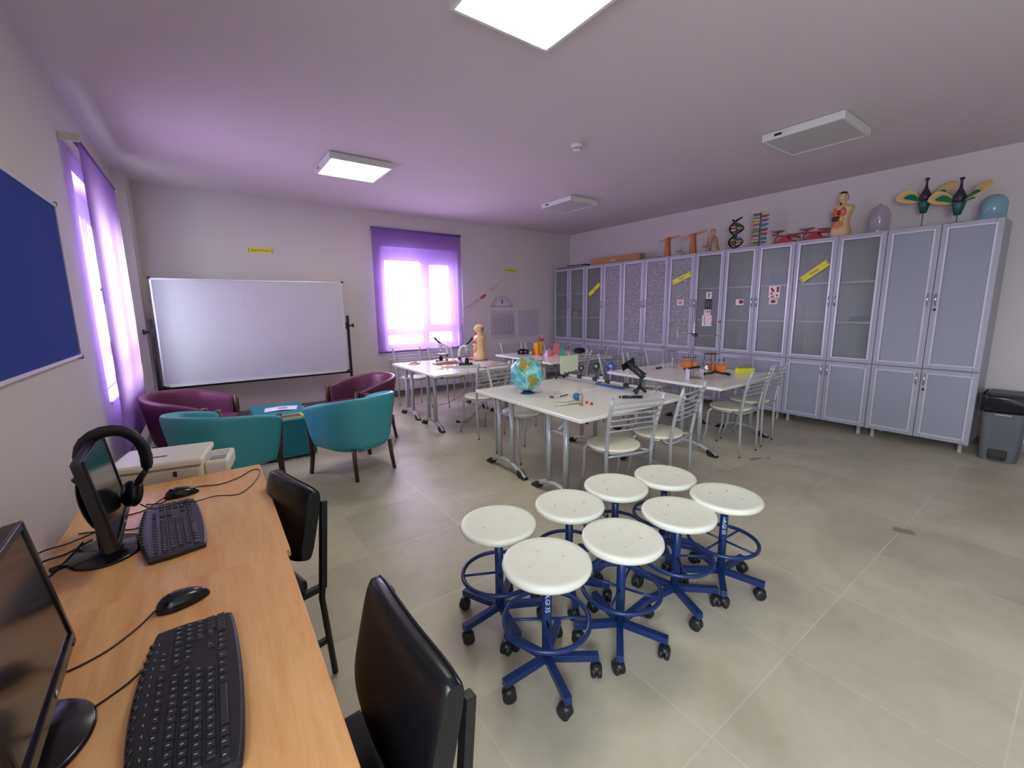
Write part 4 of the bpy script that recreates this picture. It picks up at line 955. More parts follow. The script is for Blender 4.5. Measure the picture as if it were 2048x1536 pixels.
lens('blue lens holder on the bench', 2.64, .207, .036, mat('lens_blue', (36, 66, 160), .35), M_LENS)
r = thing('screen_plate', 'pale green square screen standing at the far end of the optical bench', 'screen', (3.0, 3.22, ZTB))
MB().box(-.125, .125, -.002, .002, .085, .255).build('plate', mat('pale_green_plate', (206, 212, 186), .5), r, bevel=.001)
MB().box(.075, .11, -.0028, -.0018, .092, .099).build('sticker', M_INK, r)
MB().cyl((-.03, 0, .06), (-.03, 0, .09), .004, 8).build('stem', M_ALU, r)
r = thing('lamp_tube', 'black lamp tube tilted on its stand with a slotted black shade', 'lamp', (2.975, 2.30, ZTB))
a0, a1 = Vector((.0, .125, .242)), Vector((.0, -.030, .160)); g = MB()
MB().tube([a0, a1], .030, 24).build('housing', M_BLK, r)
MB().tube([a0, a0+(a0-a1).normalized()*.012], [.022, .018], 20).build('lamp_end', mat('brass', (180, 170, 110), .3, metal=.8), r)
MB().ring((0, 0, 0), .0302, .003, 28, 6, Matrix.Translation(a1) @ (a0-a1).to_track_quat('Z', 'Y').to_matrix().to_4x4()).build('rear_ring', M_BLKG, r)
MB().box(-.085, .085, -.003, .003, -.03, .03, T(.0, .135, .245) @ RY(R(-18))).build('shade', M_BLKM, r, bevel=.002)
MB().cyl((0, .14, .06), (0, .14, .215), .0045, 8).build('stem', M_ALU, r)
cord('lamp_cable', 'thin white cable coiled at the right corner of the globe table', [(2.98, 2.27, .87), (3.03, 2.24, .85), (3.10, 2.25, .78), (3.13, 2.28, .706), (3.10, 2.33, .704), (3.08, 2.25, .706), (3.115, 2.20, .76), (3.13, 2.17, .706), (3.10, 2.15, .704), (3.07, 2.19, .74), (3.08, 2.14, .704), (3.05, 2.12, .704)], .0018, M_WHITE)
r = thing('specimen_tray', 'blue tray with yellow lining behind the optical bench', 'tray', (3.095, 2.69, ZTB), R(4))
g = MB(); g.box(-.085, .085, -.15, .15, 0, .004)
for (x0, x1, y0, y1) in ((-.09, -.082, -.15, .15), (.082, .09, -.15, .15), (-.09, .09, -.158, -.15), (-.09, .09, .15, .158)): g.box(x0, x1, y0, y1, 0, .024)
g.build('tray', mat('tray_blue', (46, 92, 160), .4), r, bevel=.002)
MB().grid(lambda u, v: (-.081+.162*u, -.149+.298*v, .010+.006*math.sin(u*17+v*9)*math.sin(v*23)+.004), 20, 30).build('lining', mat('tray_yellow', (206, 186, 120), .6), r)
r = thing('plastic_bottle', 'small translucent bottle with a dark cap behind the blue tray', 'bottle', (3.17, 2.93, ZTB))
MB().lathe([(0, 0), (.021, 0), (.021, .05), (.012, .058), (0, .058)], 20).build('body', mat('milky_plastic', (196, 196, 206), .4), r); MB().lathe([(0, .058), (.014, .058), (.014, .074), (0, .074)], 18).build('cap', M_BLK, r)
single(MB().boxc((0, 0, .008), (.020, .034, .016)), 'rubber_eraser', mat('grey_green_rubber', (84, 94, 92), .7), 'small dark grey rubber block on the globe table', 'eraser', 2.275, 2.655, rz=R(10), bevel=.004)
single(MB().tube([(-.05, -.02, .006), (-.02, -.002, .008), (.01, .002, .006), (.05, .022, .007)], [.006, .009, .006, .008], 10, ry=.004), 'brown_handle', mat('dark_brown_plastic', (92, 62, 54), .4), 'short twisted brown handle lying on the globe table', 'handle', 2.40, 2.64, rz=R(-8))
r = thing('ball', 'blue ball behind the small brass cylinder', 'ball', (2.37, 2.455, ZTB), 0, 'small balls on the globe table'); MB().sph((0, 0, .031), .031, 28, 16).build('body', mat('ball_blue', (38, 100, 160), .35), r); MB().ring((0, 0, .031), .0308, .0015, 30, 6, T(0, 0, .031) @ RX(R(60)) @ T(0, 0, -.031)).build('seam', mat('seam_brown', (90, 70, 60), .5), r)
for x, y, l in ((2.345, 2.315, 'small bright red ball nearest the brass cylinder'), (2.345, 2.262, 'small bright red ball nearest the table edge')): single(MB().sph((0, 0, .0115), .0115, 18, 12), 'ball', mat('bright_red', (206, 20, 34), .35), l, 'ball', x, y, group='small balls on the globe table')
r = thing('brass_cylinder', 'small brass cylinder with a thin rod standing up from it', 'cylinder', (2.268, 2.30, ZTB))
MB().lathe([(0, 0), (.015, 0), (.015, .078), (.012, .082), (0, .082)], 24).build('barrel', mat('pale_brass', (170, 160, 128), .35, metal=.6), r)
MB().tube([(0, 0, .08), (0, 0, .125), (0, 0, .132)], [.003, .003, .006], 8).build('rod', M_ALU, r)
single(MB().tube([(-.06, .065, .004), (-.055, .06, .004), (0, -.01, .004), (.075, -.005, .004)], .0025, 8), 'bent_wire', mat('pale_brass', (170, 160, 128), .35, metal=.6), 'thin bent metal wire lying left of the brass cylinder', 'wire', 2.265, 2.44, rz=R(12))
single(MB().tube([(-.11, 0, .004), (.11, 0, .004)], .0038, 8), 'metal_rod', mat('pale_brass', (170, 160, 128), .35, metal=.6), 'straight metal rod lying in front of the bent wire', 'rod', 2.19, 2.372, rz=R(-8))
r = thing('pipette_pump', 'dark blue and clear tube instrument lying by the front chair back', 'instrument', (2.775, 2.225, ZTB), R(-38))
MB().cyl((-.08, 0, .013), (.085, 0, .013), .012, 20).build('barrel', mat('navy_barrel', (26, 32, 62), .3), r)
MB().cyl((-.12, 0, .013), (-.08, 0, .013), .009, 16).build('tip', M_CLEAR, r); MB().cyl((-.105, 0, .013), (-.092, 0, .013), .011, 16).build('collar', M_BLK, r); MB().tube([(.085, 0, .013), (.13, 0, .011)], [.009, .004], 14).build('nozzle', M_PETC, r)
MB().boxc((-.02, 0, .0254), (.05, .006, .0006)).build('print', M_WHITE, r)

# right tables
r = thing('retort_stand', 'tall retort stand with two clamp arms holding glass tubes', 'stand', (4.685, 2.87, ZTB))
MB().boxc((0, 0, .010), (.27, .018, .02)).build('base', M_BLK, r, bevel=.005)
for s in (-1, 1): MB().boxc((s*.13, 0, .010), (.02, .06, .02)).build('foot', M_BLK, r, bevel=.005)
MB().cyl((0, 0, .02), (0, 0, .80), .0055, 10).build('rod', M_CHROME, r)
MB().boxc((0, -.01, .408), (.05, .04, .03)).cyl((-.03, -.02, .395), (.04, -.02, .395), .010, 10).cyl((.0, -.05, .42), (.0, .02, .42), .009, 10).build('boss_head', mat('dark_bronze', (90, 70, 70), .35, metal=.6), r, bevel=.003)
for lab, p0, p1, zz in (('left_arm', (-.02, 0, .42), (-.15, .12, .44), 0), ('right_arm', (.03, -.01, .395), (.19, -.20, .40), 0)):
    a = MB().cyl(p0, p1, .005, 8).build('clamp_arm', M_CHROME, r)
    MB().ring((p1[0], p1[1], p1[2]), .016, .004, 18, 6).build('clamp_jaw', M_CHROME, a)
tg = 'glass tubes held by the retort stand'
single(MB().lathe([(0, -.075), (.010, -.07), (.014, -.055), (.014, .07), (.013, .07), (.013, -.055), (0, -.07)], 18), 'test_tube', M_CLEAR, 'empty glass test tube held at the left arm of the stand', 'test tube', 4.535, 2.99, 1.14, group=tg)
r = thing('test_tube', 'glass tube with a red stopper held at the right arm of the stand', 'test tube', (4.875, 2.67, 1.10), 0, tg)
MB().lathe([(0, -.03), (.010, -.025), (.011, .15), (.010, .15), (.009, -.025), (0, -.026)], 16).build('glass', M_CLEAR, r); MB().lathe([(0, .15), (.014, .15), (.014, .172), (0, .172)], 16).build('stopper', M_RED, r); MB().tube([(0, 0, .172), (0, 0, .19), (.012, 0, .196), (.02, 0, .19)], .002, 6).build('bent_tip', M_CLEAR, r)
def tripod(lab, x, y, rot, top, lm):
    r = thing('lab_tripod', lab, 'tripod', (x, y, ZTB), rot, 'tripods on the right tables')
    MB().ring((0, 0, .205), .060, .004, 30, 8).build('ring', M_BLKM, r)
    for k in range(3): a = R(90+120*k); MB().tube([(.060*math.cos(a), .060*math.sin(a), .205), (.085*math.cos(a), .085*math.sin(a), .003)], .004, 8).build('leg', lm, r)
    MB().boxc((0, 0, .2115), (.15, .15, .003)).build('gauze', top, r)
tripod('tripod with a pale gauze plate over glass flasks, left of the orange racks', 4.60, 3.09, R(20), mat('pale_gauze', (170, 158, 160), .7), mat('copper_leg', (160, 110, 96), .4, metal=.4))
tripod('tripod with a dark gauze plate beside the silver bottle', 4.60, 2.60, R(50), mat('dark_gauze', (96, 84, 84), .7), mat('red_brown_leg', (96, 52, 48), .5))
r = thing('flask', 'clear conical flask under the pale tripod', 'flask', (4.60, 3.08, ZTB)); MB().lathe([(0, 0), (.038, 0), (.042, .006), (.012, .085), (.011, .12), (.014, .123), (.0095, .12), (.0105, .084), (.038, .006), (0, .004)], 26).build('glass', M_CLEAR, r); MB().lathe([(.0125, .10), (.0125, .112)], 18).build('neck_band', M_WHITE, r)
r = thing('flask', 'small round clear flask left of the pale tripod', 'flask', (4.47, 3.12, ZTB)); MB().lathe([(0, 0), (.02, 0), (.038, .02), (.036, .045), (.012, .068), (.010, .09), (.008, .09), (.010, .066), (.034, .044), (.034, .02), (0, .006)], 26).build('glass', M_CLEAR, r)
r = thing('thermometer_stand', 'small black base with a thin rod and red tip at the left of the flasks', 'stand', (4.36, 3.12, ZTB)); MB().boxc((.02, 0, .008), (.11, .02, .016)).build('base', M_BLK, r, bevel=.004); MB().cyl((-.02, 0, .01), (-.02, 0, .20), .0022, 8).build('rod', M_CHROME, r)
r = thing('glass_dropper', 'thin glass tube with a red bulb on top at the far table edge', 'dropper', (4.73, 3.33, ZTB)); MB().lathe([(0, 0), (.016, 0), (.016, .01), (.004, .014), (.004, .21), (0, .21)], 14).build('tube', M_CLEAR, r); MB().sph((0, 0, .222), (.011, .011, .013), 14, 10).build('bulb', mat('bright_red', (206, 20, 34), .35), r)
single(MB().lathe([(0, 0), (.01, 0), (.012, .01), (.006, .022), (0, .023)], 14), 'rubber_stopper', mat('orange_rubber', (214, 140, 80), .5), 'tiny orange rubber stopper at the left of the right tables', 'stopper', 4.225, 3.10)
def tube_rack(lab, x, y, rz, n, tubes=True):
    r = thing('test_tube_rack', lab, 'test tube rack', (x, y, ZTB), rz, 'orange test tube racks'); w2 = .095
    for z in (0, .062): MB().boxc((0, 0, z+.004), (2*w2, .05, .008)).build('shelf', M_ORG, r, bevel=.002)
    for s in (-1, 1): MB().boxc((s*(w2-.004), 0, .038), (.008, .06, .076)).build('end_panel', M_ORG, r, bevel=.002)
    MB().boxc((0, -.024, .032), (2*w2-.016, .004, .05)).build('front_panel', M_ORG, r)
    for i in range(n):
        xx = -w2+.022+i*(2*w2-.044)/(n-1); t_ = single(MB().lathe([(0, 0), (.007, .004), (.0085, .012), (.0085, .105), (.0075, .105), (.0075, .012), (0, .006)], 14), 'test_tube', M_CLEAR, 'test tube with dark red stopper in the '+('left' if n > 4 else 'right')+' orange rack', 'test tube', 0, 0, group='test tubes in the orange racks')
        p = Matrix.Rotation(rz, 4, 'Z') @ Vector((xx, 0, .009)); t_.location = (x+p.x, y+p.y, ZTB+p.z)
        MB().lathe([(0, .103), (.0095, .103), (.010, .118), (0, .120)], 12).build('stopper', mat('dark_stopper', (96, 44, 32), .5), t_)
tube_rack('orange test tube rack behind the retort stand, full of stoppered tubes', 4.80, 2.985, R(-62), 6)
tube_rack('orange test tube rack behind the dark tripod', 4.79, 2.62, R(-48), 4)
r = thing('metal_bottle', 'shiny metal bottle in front of the right orange rack', 'bottle', (4.66, 2.665, ZTB)); MB().lathe([(0, 0), (.024, 0), (.026, .006), (.026, .05), (.012, .066), (.010, .085), (0, .088)], 24).build('body', M_CHROME, r); MB().lathe([(0, .088), (.012, .088), (.010, .10), (0, .101)], 18).build('cap', M_ALU, r)
r = thing('tripod_base', 'heavy black A-shaped stand base with a thin rod, in front on the right tables', 'stand', (4.42, 2.42, ZTB), R(-42)); 
MB().tube([(-.13, 0, .018), (-.05, .0, .024), (0, .045, .036), (.05, 0, .024), (.13, 0, .018)], [.012, .013, .017, .013, .012], 10).build('base', M_BLK, r)
for s in (-1, 1): MB().boxc((s*.13, 0, .014), (.03, .045, .028)).build('foot', M_BLK, r, bevel=.006)
MB().cyl((0, .045, .04), (0, .045, .235), .004, 8).build('rod', mat('brass_rod', (130, 118, 64), .4, metal=.6), r)
r = thing('acrylic_box', 'clear three-sided acrylic stand with small parts inside', 'display stand', (4.06, 2.455, ZTB), R(-38))
for s in (-1, 1): MB().boxc((s*.07, 0, .05), (.004, .10, .10)).build('side_pane', mat('milky_acrylic', (214, 206, 222), .2), r)
MB().boxc((0, 0, .004), (.14, .08, .008)).build('base_plate', mat('base_grey', (120, 124, 120), .4), r); MB().sph((.03, 0, .018), (.02, .015, .012), 14, 8).sph((-.005, .01, .014), (.016, .012, .010), 14, 8).build('sample', mat('sample_tan', (176, 120, 90), .5), r); MB().lathe([(0, .008), (.024, .008), (.024, .09), (0, .09)], 20, T(-.02, .02, 0)).build('canister', mat('grey_green', (140, 146, 140), .4), r)
r = thing('pipette_rack', 'bright yellow rack holding tall clear tubes at the right table end', 'rack', (4.80, 2.30, ZTB), R(-35))
MB().boxc((0, 0, .03), (.18, .075, .06)).build('block', mat('lime_yellow', (226, 226, 40), .4), r, bevel=.003)
for i in range(5):
    for j in range(2): MB().cyl((-.06+i*.03, -.015+j*.03, .058), (-.064+i*.032, -.018+j*.036, .185), .009, 12).build('tube', M_PETC, r)

# far tables
def goggles(lab, x, y, rz, g_=None):
    r = thing('safety_mask', lab, 'mask', (x, y, ZTB), rz, 'black goggles on the back tables')
    MB().grid(lambda u, v: (-.09+.18*u, .045*math.cos(PI*(u-.5))*(1-.3*v)-.02, .012+.085*v*(1-.25*abs(2*u-1)**2)), 20, 8).build('shell', M_BLK, r, solid=.006)
    MB().sph((0, .03, .045), (.092, .055, .042), 20, 12).build('hood', M_BLKG, r)
    for s in (-1, 1): MB().sph((s*.034, -.016, .052), (.018, .012, .013), 14, 8).build('lens', mat('pale_lens', (170, 180, 200), .1), r)
goggles('black mask with two pale lenses on the back table', 4.045, 5.42, R(-25))
goggles('black goggles lying by the right end of the back table', 4.86, 4.98, R(150))
single(MB().add([(-.05, -.04, 0), (.05, -.04, 0), (.03, .05, 0), (.04, 0, .145)], [(0, 2, 1), (0, 1, 3), (1, 2, 3), (2, 0, 3)]), 'pyramid', mat('orange_acrylic', (226, 110, 30), .25), 'orange triangular pyramid beside the yellow prisms', 'solid shape', 4.185, 5.36)
gs = 'geometric solids on the back table'
single(MB().boxc((0, 0, .095), (.075, .075, .19)), 'square_prism', M_YELP, 'tall yellow square prism, the left one of the pair', 'solid shape', 4.255, 5.34, rz=R(30), bevel=.001)
single(MB().boxc((0, 0, .10), (.075, .075, .20)), 'square_prism', mat('deep_yellow', (222, 160, 24), .4), 'tall yellow square prism, the slightly taller right one', 'solid shape', 4.34, 5.345, rz=R(42), bevel=.001)
r = thing('red_brush_bundle', 'bundle of dark red sticks behind the yellow prisms', 'bundle', (4.42, 5.42, ZTB))
MB().lathe([(0, 0), (.03, 0), (.036, .10), (.032, .10), (.027, .004), (0, .004)], 18).build('cup', mat('dark_red_cup', (130, 34, 30), .5), r)
for k in range(7): a = k*.9; MB().tube([(.012*math.cos(a), .012*math.sin(a), .01), (.02*math.cos(a), .02*math.sin(a), .17), (.045*math.cos(a), .045*math.sin(a), .24+.012*(k % 3))], .006, 8).build('stick', mat('brick_red', (178, 62, 40), .5), r)
MB().cyl((0, -.02, .02), (0, -.03, .30), .005, 8).build('white_stick', M_WHITE, r)
single(MB().boxc((0, 0, .085), (.10, .012, .17)), 'square_plate', mat('rose_acrylic', (214, 96, 104), .3), 'translucent looking rose square plate standing on the back table', 'solid shape', 4.53, 5.17, rz=R(-38))
single(MB().add([(-.045, -.03, 0), (.045, -.03, 0), (.045, .03, 0), (-.045, .03, 0), (.03, 0, .17)], [(3, 2, 1, 0), (0, 1, 4), (1, 2, 4), (2, 3, 4), (3, 0, 4)]), 'pyramid', mat('emerald_acrylic', (40, 166, 120), .25), 'green narrow pyramid right of the rose plate', 'solid shape', 4.50, 5.02, rz=R(-35))
single(MB().lathe([(0, 0), (.042, 0), (.034, .03), (.02, .052), (0, .112)], 24), 'cone_solid', mat('pale_pink_plastic', (232, 196, 232), .3), 'pale pink cone at the front of the shapes', 'solid shape', 4.215, 5.03)
single(MB().sph((0, 0, .022), .022, 20, 12), 'plastic_ball', mat('magenta_plastic', (206, 30, 90), .35), 'magenta ball between the pale cone and yellow prism', 'solid shape', 4.16, 5.12)
single(MB().boxc((0, 0, .032), (.05, .05, .064)), 'cube_solid', mat('salmon_acrylic', (236, 110, 90), .3), 'salmon coloured cube right of the pale cone', 'solid shape', 4.33, 5.06, rz=R(30))
single(MB().add([(-.04, -.04, 0), (.04, -.04, 0), (.04, .04, 0), (-.04, .04, 0), (0, 0, .11)], [(3, 2, 1, 0), (0, 1, 4), (1, 2, 4), (2, 3, 4), (3, 0, 4)]), 'pyramid', mat('lilac_acrylic', (190, 170, 210), .3), 'lilac pyramid half hidden behind the rose plate', 'solid shape', 4.43, 5.22)

# microscopes
def microscope(lab, x, y, rz, body, dark):
    r = thing('microscope', lab, 'microscope', (x, y, ZTB), rz, 'microscopes on the window tables')
    MB().prism([(-.06, -.05), (-.03, -.085), (.03, -.085), (.06, -.05), (.06, .07), (-.06, .07)], 0, .022).build('base', dark, r, bevel=.005)
    MB().tube([(0, .055, .02), (0, .06, .08), (0, .062, .16), (0, .045, .215), (0, .0, .245)], [.020, .019, .018, .018, .016], 12, ry=.014).build('arm', body, r)
    MB().boxc((0, -.01, .105), (.11, .10, .010)).build('stage', dark, r, bevel=.002)
    MB().lathe([(0, .022), (.022, .022), (.024, .05), (.016, .085), (0, .085)], 20, T(0, -.02, 0)).build('condenser', dark, r)
    MB().sph((0, -.015, .235), (.032, .036, .026), 20, 12).build('head', body, r)
    MB().lathe([(0, .175), (.020, .18), (.026, .205), (.02, .215), (0, .215)], 20, T(0, -.025, 0)).build('nosepiece', body, r)
    for a in (0, 120, 240): MB().cyl((0, -.025, .188), (.028*math.sin(R(a)), -.025-.028*math.cos(R(a)), .140), .008, 10).build('objective', M_CHROME, r)
    MB().tube([(0, -.005, .245), (0, -.06, .30), (0, -.095, .345)], [.013, .013, .015], 14).build('eyepiece', dark, r)
    for s in (-1, 1): MB().cyl((s*.018, .062, .085), (s*.046, .062, .085), .018, 16).build('focus_knob', dark, r)
    r.scale = (1.12, 1.12, 1.0)
microscope('microscope farther back, silhouetted against the bright window', 2.68, 5.52, R(-120), mat('pale_metal', (206, 196, 204), .35), M_BLK)
microscope('microscope with a dark eyepiece, nearer, standing on a pale case', 2.67, 4.84, R(60), mat('pale_metal', (206, 196, 204), .35), M_BLK)
bpy.data.objects['microscope.001'].location.z = ZTB+.027
r = thing('slide_case', 'pale flat case with dark slides under the nearer microscope', 'case', (2.65, 4.80, ZTB), R(-28)); MB().boxc((0, 0, .0125), (.30, .22, .025)).build('case', mat('case_grey', (176, 182, 172), .4), r, bevel=.004)
for i in range(2): MB().boxc((-.115+i*.03, -.03, .0265), (.012, .12, .003)).build('slide', M_INK, r)
r = thing('anatomy_tray', 'tan tray with a flesh coloured organ model behind the flat ring', 'tray', (2.62, 5.27, ZTB), R(-5)); MB().boxc((0, 0, .008), (.36, .17, .016)).build('tray', mat('tray_brown', (150, 110, 100), .5), r, bevel=.005)
MB().sph((-.05, 0, .022), (.10, .05, .018), 18, 10).sph((.08, .01, .024), (.07, .045, .018), 18, 10).build('organ_model', mat('flesh_tan', (232, 184, 150), .4), r)
single(MB().lathe([(.02, 0), (.095, 0), (.098, .012), (.09, .02), (.03, .016), (.02, .004)], 30, None, 1.0, .6), 'organ_slice', mat('peach_plastic', (226, 188, 158), .4), 'flat oval peach coloured organ slice lying before the tray', 'organ model', 2.47, 4.93, rz=R(-15))
r = thing('organ_dish', 'small dish with pink organ pieces at the left end of the window table', 'dish', (2.25, 5.52, ZTB)); MB().lathe([(0, 0), (.075, 0), (.085, .018), (.078, .018), (.07, .006), (0, .006)], 26).build('dish', mat('dish_pink', (226, 206, 212), .4), r); MB().sph((-.02, 0, .018), (.03, .02, .012), 12, 8).sph((.025, .01, .02), (.025, .018, .013), 12, 8).build('organ_pieces', M_PINK, r)
single(MB().sph((-.04, 0, .02), (.05, .03, .02), 16, 10).sph((.02, .01, .025), (.05, .032, .025), 16, 10).sph((.05, -.02, .012), (.03, .02, .012), 14, 8), 'organ_model', mat('coral_plastic', (236, 150, 140), .4), 'coral pink organ model left of the torso on the window table', 'organ model', 3.06, 5.40)
for i, (x, y, a, l) in enumerate(((2.84, 4.73, 12, 'loose pale sheet next to the nearer microscope'), (3.03, 4.92, -6, 'pink tinted sheet before the torso model'), (2.30, 4.85, 20, 'white round paper disc on the left of the window tables'))):
    if i < 2: single(MB().boxc((0, 0, .001+.0006*i), (.24, .17, .0012)), 'paper_sheet', mat('pinkish_paper', (236, 200, 204), .6), l, 'paper', x, y, rz=R(a), group='papers on the window tables')
    else: single(MB().lathe([(0, 0), (.055, 0), (.055, .002), (0, .002)], 26), 'paper_disc', M_PAPER, l, 'paper', x, y)
single(MB().cyl((-.07, 0, .004), (.07, 0, .004), .0035, 8), 'pencil', mat('pink_pencil', (214, 130, 140), .5), 'pink pencil lying on the sheet near the torso model', 'pencil', 3.10, 4.80, z=.7022, rz=R(-3))
cord('power_cable', 'black power cord hanging from the window table down to the floor', [(2.70, 4.69, .728), (2.72, 4.50, .72), (2.73, 4.36, .706), (2.74, 4.34, .62), (2.72, 4.42, .42), (2.76, 4.50, .30), (2.66, 4.55, .16), (2.56, 4.62, .03), (2.50, 4.70, .008)], .0035)
r = thing('power_plug', 'black plug lying on the floor at the end of the cord', 'plug', (2.475, 4.725, 0), R(-30)); MB().tube([(.03, 0, .010), (0, 0, .018), (-.02, 0, .018)], [.006, .017, .017], 14).build('body', M_BLK, r)
for s in (-1, 1): MB().cyl((-.02, s*.008, .018), (-.042, s*.008, .018), .0025, 8).build('prong', M_CHROME, r)
cord('power_cable', 'thin dark cord looping down from the near corner of the window tables', [(2.45, 4.40, .70), (2.44, 4.352, .70), (2.43, 4.345, .60), (2.38, 4.38, .45), (2.25, 4.50, .34), (2.16, 4.60, .30)], .0025)

# anatomical torsos
def torso(name, lab, x, y, z, rz, hgt, group, hair, open_back=False):
    r = thing(name, lab, 'anatomical model', (x, y, z), rz, group); k = hgt/.50
    # sections: z, centre y, rx, ry, front = -y
    S = [(.012, .0, .088, .060), (.05, 0, .096, .068), (.10, .002, .094, .066), (.15, .002, .078, .054), (.20, .0, .076, .052), (.25, 0, .086, .058), (.30, .002, .098, .062), (.335, .004, .108, .058), (.355, .006, .098, .050), (.368, .006, .060, .040), (.38, .004, .032, .032), (.40, 0, .027, .029), (.415, -.004, .030, .034), (.43, -.010, .036, .042), (.455, -.008, .040, .048), (.48, -.004, .040, .046), (.498, .002, .030, .036), (.508, .004, .012, .016), (.510, .004, .001, .001)]
    def fn(u, v):
        t_ = v*(len(S)-1); i = min(int(t_), len(S)-2); f = t_-i; f = f*f*(3-2*f) if False else f
        a, b = S[i], S[i+1]; q = [a[j]+(b[j]-a[j])*f for j in range(4)]; an = 2*PI*u
        ca, sa = math.cos(an), math.sin(an); e = .8; cx_ = math.copysign(abs(ca)**e, ca); sy_ = math.copysign(abs(sa)**e, sa)
        X_, Y_, Z_ = q[2]*cx_, q[1]+q[3]*sy_, q[0]
        if Z_ < .10: X_ *= 1; Y_ += .012*math.exp(-(X_/.02)**2)*(1 if sy_ < 0 else -1)*(1-Z_/.10)
        for s in (-1, 1):     # arm stumps
            d = ((X_-s*.10)/.03)**2+((Z_-.315)/.035)**2; X_ += s*.010*math.exp(-d)
        if Z_ > .41 and sy_ < 0:
            Y_ -= .014*math.exp(-((X_)/.008)**2-((Z_-.447)/.012)**2)     # nose
            for s in (-1, 1): Y_ += .006*math.exp(-((X_-s*.016)/.008)**2-((Z_-.460)/.006)**2)
            Y_ -= .004*math.exp(-((X_)/.014)**2-((Z_-.430)/.004)**2); Y_ -= .004*math.exp(-(X_/.014)**2-((Z_-.418)/.006)**2)
        return (X_*k, Y_*k*1.28, Z_*k)
    MB().grid(fn, 64, 110, True).build('body', M_SKIN, r)
    for s in (-1, 1): MB().sph((s*.041*k, 0*k, .447*k), (.006*k, .010*k, .014*k), 10, 8).build('ear', M_SKIN, r)
    Ok = [('liver', (-.02, -.052, .215), (.045, .022, .026), mat('liver_brown', (84, 40, 40), .35)), ('left_lung', (.038, -.045, .285), (.030, .026, .045), mat('lung_orange', (206, 110, 80), .4)), ('right_lung', (-.038, -.045, .285), (.030, .026, .045), mat('lung_orange', (206, 110, 80), .4)),
          ('heart', (.006, -.062, .275), (.018, .018, .026), mat('heart_red', (150, 36, 40), .35)), ('windpipe', (0, -.036, .345), (.009, .010, .045), mat('windpipe_dark', (90, 50, 44), .4)), ('stomach', (.034, -.052, .205), (.024, .018, .026), mat('stomach_yellow', (214, 176, 90), .4)), ('intestine', (0, -.050, .150), (.046, .024, .045), mat('gut_orange', (212, 130, 84), .45))]
    for n_, c, s3, m_ in Ok: MB().sph((c[0]*k, c[1]*k*1.24, c[2]*k), (s3[0]*k*1.2, s3[1]*k*1.2, s3[2]*k*1.2), 18, 12).build(n_, m_, r)
    if hair: MB().grid(lambda u, v: ((.0425*math.cos(2*PI*u)*math.cos(v*PI/2)**.7)*k, (.003+.049*math.sin(2*PI*u)*math.cos(v*PI/2)**.7)*k*1.28, (.470+(.012 if math.sin(2*PI*u) < 0 else -.03)*(1-v)+.043*math.sin(v*PI/2))*k), 28, 10, True).build('hair', mat('dark_hair', (40, 26, 24), .4), r)
    else: MB().grid(lambda u, v: ((.040*math.cos(2*PI*u)*math.cos(v*PI/2)**.7)*k, (.004+.047*math.sin(2*PI*u)*math.cos(v*PI/2)**.7)*k*1.28, (.482+.036*math.sin(v*PI/2))*k), 28, 10, True).build('skull_cap', mat('cream_bone', (240, 214, 160), .35), r)
    if not hair: MB().grid(lambda u, v: (.0415*math.cos(R(20)+R(140)*u)*k*1.0, (.005+.050*math.sin(R(20)+R(140)*u))*k*1.28, (.42+.055*v)*k), 14, 6).build('muscle_patch', mat('muscle_red', (196, 104, 84), .45), r)
    MB().prism(rrect(.22*k, .20*k, .01), 0, .012).build('base', mat('torso_base', (44, 56, 84), .4) if hair else mat('grey_base', (110, 112, 112), .4), r, bevel=.003)
    return r
torso('torso_model', 'cream anatomical torso seen from behind on the window table', 3.17, 5.30, ZTB, R(-108), .50, 'anatomical torso models', False)
ZC_ = 2.197
torso('torso_model', 'dark-haired anatomical torso with open chest on top of the cabinets', 6.02, 1.93, ZC_, R(-100), .50, 'anatomical torso models', True)

# ---------------------------------------------------------------- on top of the cabinets
def balance(lab, y, ang):
    r = thing('wooden_balance', lab, 'balance', (6.02, y, ZC_), R(90), 'wooden beam balances on the cabinets')
    MB().boxc((0, 0, .008), (.34, .12, .016)).build('base', mat('dark_base', (58, 40, 54), .5), r, bevel=.003)
    MB().add([(-.05, -.028, .016), (.05, -.028, .016), (.05, .028, .016), (-.05, .028, .016), (-.026, -.02, .315), (.026, -.02, .315), (.026, .02, .315), (-.026, .02, .315)], [(3, 2, 1, 0), (4, 5, 6, 7), (0, 1, 5, 4), (1, 2, 6, 5), (2, 3, 7, 6), (3, 0, 4, 7)]).build('upright', M_MWOOD, r, bevel=.003)
    Mb = T(0, -.03, .30) @ RY(ang); MB().prism([(-.19, -.010), (-.03, -.020), (.03, -.020), (.19, -.010), (.19, .010), (0, .024), (-.19, .010)], -.006, .006, Mb @ RX(R(90))).build('beam', M_LWOOD, r, bevel=.002)
    MB().cyl((0, -.042, .30), (0, .03, .30), .006, 10).build('pivot', M_RED, r)
    for s in (-1, 1):
        e = Mb @ Vector((s*.18, 0, -.002)); zb = max(.03, e.z-.235)
        h_ = MB(); h_.tube([(e.x-.028, e.y, zb+.006), (e.x-.026, e.y, e.z-.05), (e.x-.014, e.y, e.z-.012), (e.x, e.y, e.z-.004), (e.x+.014, e.y, e.z-.012), (e.x+.026, e.y, e.z-.05), (e.x+.028, e.y, zb+.006)], .0022, 6)
        w_ = h_.build('hanger', M_CHROME, r); MB().lathe([(0, 0), (.048, 0), (.052, .006), (.048, .006), (.044, .003), (0, .003)], 26, T(e.x, e.y, zb)).build('pan', M_ALU, w_)
balance('wooden beam balance nearest the cardboard box on the cabinets', 4.22, R(7))
balance('wooden beam balance tilted most, beside the wooden figure', 3.78, R(14))
